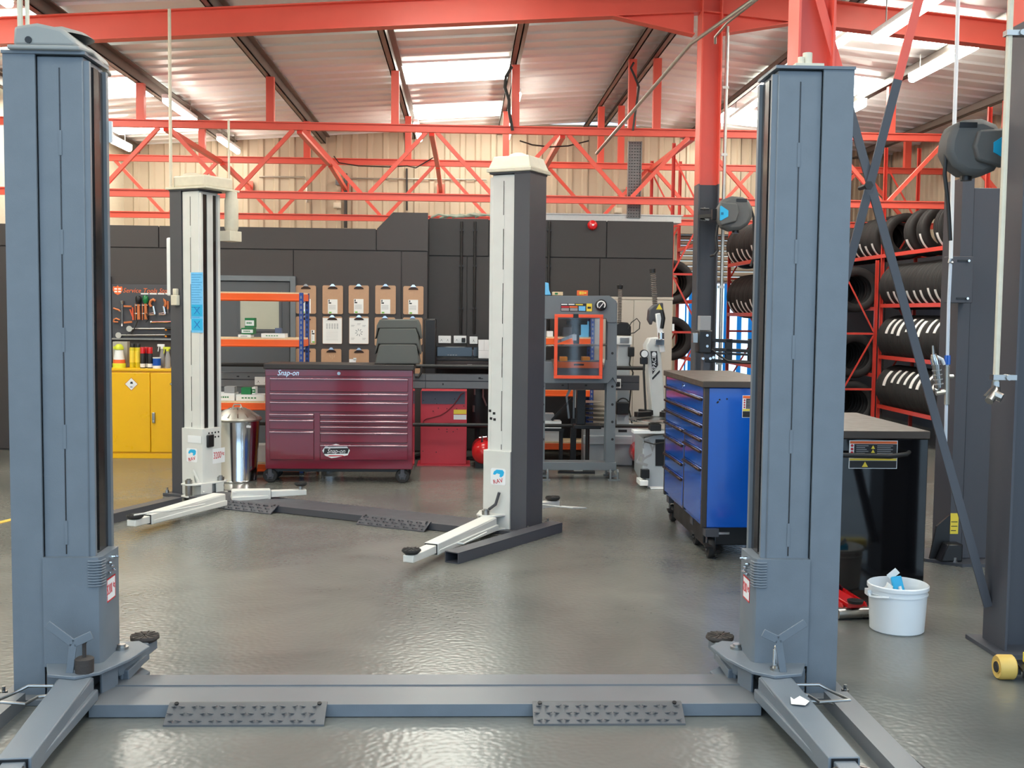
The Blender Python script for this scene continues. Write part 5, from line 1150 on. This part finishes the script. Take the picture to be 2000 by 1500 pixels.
# --- blue roll cabinet -------------------------------------------------------------------
p=Vector((1.296,7.37,0)); CB=math.radians(2.75)
t=thing('tool_cabinet','blue roll cabinet with drawers facing left beside the right lift post','tool cabinet',p,CB)
Lb,db,z0,z1=1.39,.5,.205,1.155
new('body',MB().box(.012,db,0,Lb,z0,z1),blue,t,bev=.006)
new('worktop',MB().box(-.02,db+.02,-.02,Lb+.02,z1+.001,z1+.045),worktop,t,bev=.005)
mb=MB().box(-.006,.03,-.004,.035,z0,z1); new('corner_trim',mb,worktopd,t,bev=.004); new('corner_trim',MB().box(-.006,.03,Lb-.035,Lb+.004,z0,z1),worktopd,t,bev=.004)
def bdraw(y0,y1,za,zb):
    d=new('drawer',MB().box(-.006,.014,y0,y1,za,zb),blue,t,bev=.004)
    new('pull_lip',MB().box(-.026,-.004,y0,y1,zb-.022,zb-.004),mat_bl,d,bev=.004)
mat_bl=mat('dark_lip',(70,52,46),.25,.6)
for za,zb in ((.985,1.085),(.905,.98),(.81,.90)): bdraw(.04,Lb-.04,za,zb)
for za,zb in ((.735,.805),(.61,.73),(.24,.605)): bdraw(.04,.60,za,zb)
for za,zb in ((.70,.805),(.56,.695),(.45,.555),(.24,.445)): bdraw(.65,Lb-.04,za,zb)
new('divider',MB().box(-.004,.012,.605,.645,.22,.808),worktopd,t); new('top_rail',MB().box(-.004,.012,.036,Lb-.036,1.09,z1),blue,t); new('lock',MB().cyl((-.012,.7,1.12),(0,.7,1.12),.016,12),chrome,t)
wl=new('warning_label',MB().box(.255,.415,-.0025,0,.955,1.105),white,t)
for x0,x1,za,zb,m in ((.258,.412,1.085,1.102,labelorange),(.28,.412,1.015,1.083,labeldark),(.258,.412,1.0,1.013,labelyellow),(.258,.412,.958,.998,labeldark)): new('label_field',MB().box(x0,x1,-.0035,-.0024,za,zb),m,wl)
mb=MB()
for k in range(4): mb.cyl((.269,-.004,1.025+k*.016),(.269,-.002,1.025+k*.016),.006,8)
new('label_dot',mb,labelred,wl)
mb=MB()
for k in range(6): mb.box(.285,.395-.01*(k%3),-.0042,-.0034,1.02+k*.01,1.0235+k*.01)
new('label_line',mb,textgrey,wl)
new('under_box',MB().box(.02,db-.02,.05,Lb-.3,.075,z0-.001),black,t,bev=.006); new('tow_slot',MB().box(.1,.2,.046,.05,.15,.165),chrome,t)
mb=MB()
for x,z in ((.09,1.06),(.1,1.075),(.085,1.055),(.15,1.08)): mb.cyl((x,-.002,z),(x,.001,z),.006,8)
new('mark',mb,labeldark,t)
def castor2(root,x,y,r):
    c=new('castor',MB().lathe([(r*.5,-.022),(r*.9,-.022),(r,-.012),(r,.012),(r*.9,.022),(r*.5,.022)],22,(x,y,r),'x',closed=True).lathe([(.001,-.02),(r*.5,-.015),(r*.5,.015),(.001,.02)],16,(x,y,r),'x'),rubber,root)
    new('fork',MB().box(x-.03,x-.025,y-.02,y+.02,r*.8,r*2+.02).box(x+.025,x+.03,y-.02,y+.02,r*.8,r*2+.02).box(x-.045,x+.045,y-.045,y+.045,r*2+.015,z0-.002),charcoal,c); new('brake',MB().bar((x-.03,y-.02,r*1.5),(x-.03,y-.09,r*1.3),.05,.012),black,c)
for x in (.07,db-.07):
    for y in (.04 if False else .0+.06,Lb-.08): pass
for x in (-.0+.06,db-.06):
    for y in (.0+.02,Lb-.08,.42): castor2(t,x,y if y!=.02 else .0-.0+.0,.068) if y!=.02 else None
castor2(t,.06,.0,.068); castor2(t,db-.06,.0,.068)
# --- black roll cabinet ----------------------------------------------------------------
p=Vector((1.815,6.17,0)); wB=.545; Lk=1.15
t=thing('tool_cabinet','glossy black tool cabinet with a side handle behind the white bucket','tool cabinet',p,RB)
new('body',MB().box(0,wB,0,Lk,.085,.955),blacksat,t,bev=.004); new('worktop',MB().box(-.0,wB+.004,-.012,Lk+.01,.956,1.0),worktop,t,bev=.004)
lx,lz=-.0,.0
x0=(1664-1650)/349+.005+.045; wl=new('warning_label',MB().box(x0,x0+.277,-.0025,0,.785,.945),white,t)
for a,b,za,zb,m in ((.004,.273,.927,.941,labelorange),(.028,.273,.845,.925,labeldark),(.004,.273,.832,.843,labelyellow),(.004,.273,.789,.83,labeldark)): new('label_field',MB().box(x0+a,x0+b,-.0035,-.0024,za,zb),m,wl)
mb=MB()
for k in range(7): mb.box(x0+.04,x0+.11-.01*(k%3),-.0042,-.0034,.85+k*.0105,.854+k*.0105).box(x0+.16,x0+.25-.012*(k%2),-.0042,-.0034,.85+k*.0105,.854+k*.0105)
new('label_line',mb,textgrey,wl)
mb=MB()
for z in (.852,.875,.898): mb.prism([(x0+.125,z),(x0+.147,z),(x0+.136,z+.02)],-.0045,-.0034)
mb.prism([(x0+.075,.795),(x0+.11,.795),(x0+.0925,.825)],-.0045,-.0034); new('label_triangle',mb,labelyellow,wl)
mb=MB()
for k in range(4): mb.cyl((x0+.016,-.0042,.856+k*.02),(x0+.016,-.002,.856+k*.02),.008,8)
new('label_dot',mb,labelred,wl)
hz=.868; new('side_handle',MB().tube([(.02,0,hz),(.03,-.055,hz),(.3,-.062,hz-.005),(.40,-.055,hz+.008),(.435,0,hz+.012)],[.012,.014,.014,.013,.012],10),hosemat,t)
mb=MB()
for y in (.1,Lk-.1):
    for x in (.06,wB-.06): mb.cyl((x-.02,y,.045),(x+.02,y,.045),.045,16)
new('castor',mb,rubber,t)
# --- trolley jack, bucket ---------------------------------------------------------------
p=F(1680,1192); t=thing('trolley_jack','red low trolley jack on the floor under the black cabinet edge','jack',(1.86,5.99,0),math.radians(100))
new('side_plate',MB().prism([(-.12,.03),(.25,.03),(.27,.06),(.2,.1),(-.08,.085)],-.075,-.065),red,t); new('side_plate',MB().prism([(-.12,.03),(.25,.03),(.27,.06),(.2,.1),(-.08,.085)],.065,.075),red,t)
new('lift_beam',MB().bar((.18,0,.08),(-.1,0,.075),.09,.03),red,t,bev=.004); new('saddle',MB().lathe([(.001,.09),(.04,.09),(.045,.105),(.001,.1)],14,(-.1,0,0)),hosemat,t)
new('wheel',MB().cyl((-.09,-.1,.033),(-.09,.1,.033),.033,16),steel,t); new('wheel',MB().cyl((.22,-.1,.03),(.22,.1,.03),.03,16),steel,t); new('pump_block',MB().box(.1,.24,-.06,.06,.04,.08),red,t,bev=.004)
p=F(1751,1229); t=thing('bucket','round white plastic bucket on the floor before the black cabinet','bucket',p,0)
new('shell',MB().lathe([(.001,.0),(.13,.0),(.137,.006),(.149,.225),(.156,.226),(.156,.243),(.15,.248),(.146,.243),(.133,.02),(.001,.015)],48),white,t)
new('rim_band',MB().lathe([(.1485,.195),(.152,.196),(.152,.202),(.149,.203)],48,closed=True),white,t)
new('handle',MB().tube([(-.158,-.02,.2),(-.165,-.06,.19),(-.14,-.1,.195),(-.09,-.128,.2)],.006,6).box(-.168,-.148,-.03,.02,.185,.215),white,t)
t=thing('wipe_packet','blue and white packet lying inside the white bucket','packet',p+Vector((0,.02,.02)),0)
new('sleeve',MB().bar((.05,-.05,.0),(.01,.05,.245),.055,.03,(0,1,0)),cyan,t,bev=.006); new('crimp',MB().bar((.01,.05,.245),(-.01,.065,.268),.06,.004,(0,1,0)),paper,t)
new('stripe',MB().bar((.035,-.04,.09),(.018,.01,.2),.012,.034,(0,1,0)),white,t)
t=thing('cleaning_cloth','crumpled white cloth stuffed in the white bucket','cloth',p+Vector((-.05,.02,.016)),0)
rc=random.Random(4); vs=[];fs=[];n=10
for j in range(n+1):
    for i in range(n+1):
        u,v=i/n*2-1,j/n*2-1; r2=max(abs(u),abs(v)); vs.append((u*.055+rc.uniform(-.01,.01),v*.06+rc.uniform(-.01,.01),max(.002,.215*(1-r2**3)+rc.uniform(-.02,.02))))
for j in range(n):
    for i in range(n): k=j*(n+1)+i; fs.append((k,k+1,k+n+2,k+n+1))
new('cloth',MB().add(vs,fs),paper,t)
# --- X bracing between the two near columns ------------------------------------------------
def brace(name,a,b,split,label):
    t=thing('cross_brace',label,'brace',a,0); d=b-a
    for nm,p0,p1,m in (('red_length',0,split,redsteel),('charcoal_length',split,1,charcoal)): new(nm,MB().bar(d*p0,d*p1,.042,.012,(0,1,0)).bar(d*p0+Vector((.018,.02,0)),d*p1+Vector((.018,.02,0)),.008,.04,(0,1,0)),m,t)
    return t
brace('x',P(1597,-12,5.62),P(1930,1185,5.42),.17,'long brace leaning from red column top down to the charcoal column foot')
brace('x',P(1800,-20,5.50),P(1612,690,5.60),.24,'short brace crossing the long one, red above and charcoal below')
q=P(1694,363,5.46); solo('brace_bolt',MB().cyl((0,-.02,0),(0,.1,0),.012,10).cyl((0,-.025,0),(0,-.01,0),.022,6),hosemat,'bolt joining the two crossed braces','bolt',q)
# --- third lift: only its near post shows ----------------------------------------------------
p=Vector((2.957,7.33,0)); t=thing('two_post_lift','charcoal lift post standing behind the right edge column','car lift',p,RB)
zt_=2.56
new('post',MB().prismz([(0,0),(.08,0),(.08,.012),(.012,.012),(.012,.26),(.08,.26),(.08,.272),(0,.272)],.02,zt_),charcoal,t)
new('carriage_guide',MB().box(.085,.27,.012,.25,.02,zt_-.06),charcoal,t,bev=.005); new('slot_lip',MB().box(.27,.285,.02,.05,.02,zt_-.08),greyplate,t)
new('base_plate',MB().prismz([(-.16,.0),(.02,-.16),(.38,-.16),(.38,.34),(-.16,.34)],0,.02),charcoal,t)
for x,y in ((-.1,.03),(.0,-.09)): new('anchor_bolt',MB().cyl((x,y,.02),(x,y,.05),.016,6).cyl((x,y,.05),(x,y,.07),.009,8),chrome,t)
new('gusset',MB().prism([(-.13,.02),(-.001,.02),(-.001,.32),(-.09,.24)],.0,.02),black,t); new('foot_block',MB().prism([(-.1,.02),(.05,.02),(.05,.14),(-.05,.14)],-.1,-.005),black,t,bev=.01)
new('yellow_label',MB().box(.0,.055,-.003,0,.19,.33),labelyellow,t); new('label_line',MB().box(.006,.048,-.004,-.003,.27,.275).box(.006,.048,-.004,-.003,.24,.245).box(.006,.04,-.004,-.003,.21,.215),labeldark,t)
q=P(1858,500,7.2)-p; r=P(1890,592,7.2)-p
bx_=new('lever_box',MB().box(q.x,r.x+.03,-.12,-.004,r.z,q.z),charcoal,t,bev=.004); 
for z in (q.z-.03,r.z+.03): new('lever_slot',MB().box(q.x+.04,r.x+.0,-.125,-.12,z-.006,z+.006),black,bx_); new('lever_knob',MB().cyl((r.x-.01,-.14,z),(r.x-.01,-.12,z),.008,8),chrome,bx_)
# --- pipe and valve on the charcoal column
a=W(1962,300,5.16)[0]; top=zr(a)-.02; q=P(1945,745,5.16)
t=thing('drop_pipe','cream air pipe with a steel valve on the charcoal right column','pipe',(q.x,5.16,0),0)
new('pipe',MB().cyl((0,0,q.z),(0,0,top+.12),.014,10),creampaint,t); z2=P(1955,65,5.16).z
for z in (q.z+.02,z2): new('pipe_clip',MB().box(-.02,.09,-.02,.025,z-.012,z+.012).cyl((.05,-.03,z),(.05,.02,z),.014,8),steel,t)
e=P(1940,762,5.1)-Vector((q.x,5.16,0)); new('valve',MB().tube([(0,0,q.z+.0),(.0,0,q.z-.03),(-.01,-.02,q.z-.05),(-.05,-.05,q.z-.09)],[.018,.02,.024,.02],10).cyl((-.02,-.03,q.z-.06),(.01,-.05,q.z-.075),.022,8),steel,t)
new('valve_lever',MB().bar((-.075,-.06,q.z-.065),(-.02,-.03,q.z-.02),.014,.006),steel,t)
# --- hose reels
def reel(px,py,Y,R,flip,label,hp,arm):
    p=P(px,py,Y); t=thing('hose_reel',label,'hose reel',p,0)
    pts=[(-.95,.25),(-.8,.75),(-.4,.95),(.25,1),(.75,.8),(1,.35),(1,-.35),(.75,-.8),(.3,-1),(-.3,-.95),(-.75,-.65),(-.98,-.2)]
    F_=-1 if flip else 1
    new('wall_bracket',MB().bar(arm[0],arm[1],.05,.03),hosemat,t)
    new('drum_shell',MB().prism([(a*R*F_,b*R) for a,b in pts],-.08,.09),mat_reel,t,bev=.03)
    ov=new('cover',MB().prism([(a*R*F_,b*R) for a,b in ((.0,.55),(.95,.62),(1.05,.2),(1.05,-.35),(.9,-.75),(.0,-.5),(-.15,0))],-.115,-.07),mat_reel,t,bev=.012)
    new('blue_badge',MB().prism([(a*R*F_,b*R) for a,b in ((.5,.12),(.92,.40),(.98,.36),(.98,-.42),(.92,-.46),(.5,-.22))],-.121,-.114),cyan,ov); 
    new('badge_mark',MB().box(*sorted((R*F_*.78,R*F_*.92)),-.1235,-.12,-.12*R,.02*R),mat('badge_blue',(20,110,150),.4) if 'badge_blue' not in MATS else MATS['badge_blue'],ov)
    new('hand_slot',MB().box(*sorted((-.62*R*F_,-.0*R)),-.084,-.079,.66*R,.84*R),black,t)
    new('hose_guide',MB().cyl((-.1*R*F_,0,-.95*R),(-.1*R*F_,0,-1.12*R),.03,12),black,t); new('pivot_lug',MB().box(*sorted((.9*R*F_,1.25*R*F_)),0.02,.09,-.3*R,.3*R),black,t)
    new('hose',MB().tube([Vector(P(x,y,Y-.02))-p for x,y in hp],.011,8),hosemat,t)
mat_reel=mat('reel_grey',(96,96,95),.6,bump=.06,bs=200)
reel(1894,291,5.75,.145,False,'large grey hose reel with blue badge high beside the right column',[(1872,250),(1858,262),(1847,300),(1845,340),(1852,400),(1856,470)],((.13,.03,0),(.15,-.27,0)))
reel(1434,418,9.75,.15,True,'smaller grey hose reel with blue badge on the slender column',[(1458,396),(1466,404),(1472,425),(1473,460),(1471,505),(1466,520)],((-.05,.07,0),(-.25,.30,0)))
q=P(1398,450,9.7); solo('hose_tail',MB().tube([P(1402,440,9.75)-q,P(1398,465,9.75)-q,P(1402,490,9.75)-q,P(1395,498,9.75)-q,P(1388,500,9.8)-q],.011,8),hosemat,'loose black hose tail looping below the smaller reel','hose',q,0)
t=thing('air_coupling','pair of small chrome couplings on the slender column by the reel','coupling',P(1378,418,10.06),0)
for y in (408,429): q=P(1374,y,10.06)-P(1378,418,10.06); new('coupling',MB().cyl(q+Vector((-.03,0,0)),q+Vector((.05,0,0)),.012,8).cyl(q,q+Vector((.015,0,0)),.02,8),chrome,t)
# --- air drop line with blow gun
Y=6.35; t=thing('air_drop','thin white air line hanging from the roof with blue fitting','air line',P(1862,300,Y)*1,0); o_=P(1862,300,Y)
new('upper_line',MB().tube([P(1873,-60,Y)-o_,P(1868,120,Y)-o_,P(1862,300,Y)-o_,P(1857,505,Y)-o_],.012,8),white,t); new('hook',MB().tube([P(1857,505,Y)-o_,P(1855,512,Y)-o_,P(1860,514,Y)-o_],.012,8),steel,t)
new('lower_line',MB().tube([P(1857,505,Y)-o_,P(1853,590,Y)-o_,P(1850,720,Y)-o_,P(1846,895,Y)-o_],.010,8),mat('pale_line',(206,216,230),.4),t); new('blue_fitting',MB().cyl(P(1851,694,Y)-o_,P(1850.5,712,Y)-o_,.017,10),blue,t)
new('elbow',MB().cyl(P(1850,715,Y)-o_,P(1849,790,Y)-o_,.015,8).cyl(P(1846,735,Y)-o_,P(1862,735,Y)-o_,.011,8).cyl(P(1846,765,Y)-o_,P(1828,768,Y)-o_,.014,8),galv,t)
t=thing('blow_gun','silver pistol-shaped air gun hanging on the thin white line','air gun',P(1830,720,Y),0); o_=P(1830,720,Y)
new('nozzle',MB().cyl(P(1822,675,Y)-o_,P(1824,700,Y)-o_,.006,8,.012),steel,t); new('body',MB().tube([P(1823,692,Y)-o_,P(1826,704,Y)-o_,P(1829,716,Y)-o_],[.016,.026,.022],10),chrome,t); new('trigger',MB().tube([P(1828,696,Y)-o_,P(1840,702,Y)-o_,P(1845,712,Y)-o_],.010,8),white,t)
gp=new('grip',MB().tube([P(1829,712,Y)-o_,P(1831,735,Y)-o_,P(1834,757,Y)-o_],[.026,.024,.02],10),steel,t); mb=MB()
for k in range(4): mb.tube([P(1829.5+k*1.1,722+k*9,Y)-o_,P(1829.7+k*1.1,724+k*9,Y)-o_],.027,10)
new('grip_ring',mb,textgrey,gp); new('gun_hook',MB().tube([P(1834,757,Y)-o_,P(1830,762,Y)-o_,P(1824,760,Y)-o_],.01,8),steel,t); new('gun_hose',MB().tube([P(1826,705,Y+.03)-o_,P(1826,760,Y+.03)-o_,P(1828,810,Y+.03)-o_],.006,6),hosemat,t)
# --- wheeled dolly corner at the bottom right, wooden blocks
p=F(1958,1326); t=thing('wheel_dolly','yellow-wheeled black dolly at the foot of the right column','dolly',p,0)
new('wheel',MB().lathe([(.001,-.03),(.03,-.03),(.03,-.026),(.05,-.03),(.056,-.02),(.056,.04),(.05,.046),(.001,.046)],24,(0,0,.056),'x'),mat('wheel_yellow',(214,176,90),.45),t); new('hub',MB().lathe([(.001,-.034),(.024,-.034),(.026,-.028),(.026,-.02)],16,(0,0,.056),'x'),hosemat,t)
new('deck',MB().prismz([(.05,-.09),(.3,-.12),(.34,.06),(.08,.07)],.055,.07),black,t,bev=.003); new('fork',MB().box(.048,.07,-.03,.03,.03,.06).box(.1,.22,-.08,.02,.0,.054),black,t); new('yellow_corner',MB().box(.1,.3,-.06,.03,.071,.12),labelyellow,t,bev=.006); new('bolt',MB().cyl((.12,-.09,.02),(.12,-.08,.02),.014,8),chrome,t)
p=F(1848,962); t=thing('timber_blocks','pale timber block stack on the floor behind the brace','block',p,RB)
for k in range(3): new('block',MB().box(-.06+k*.045,-.02+k*.045,0,.09,0,.2-.02*k),chip,t,bev=.004)
new('strap',MB().box(-.075,.09,-.004,.0,.06,.08),labelyellow,t)
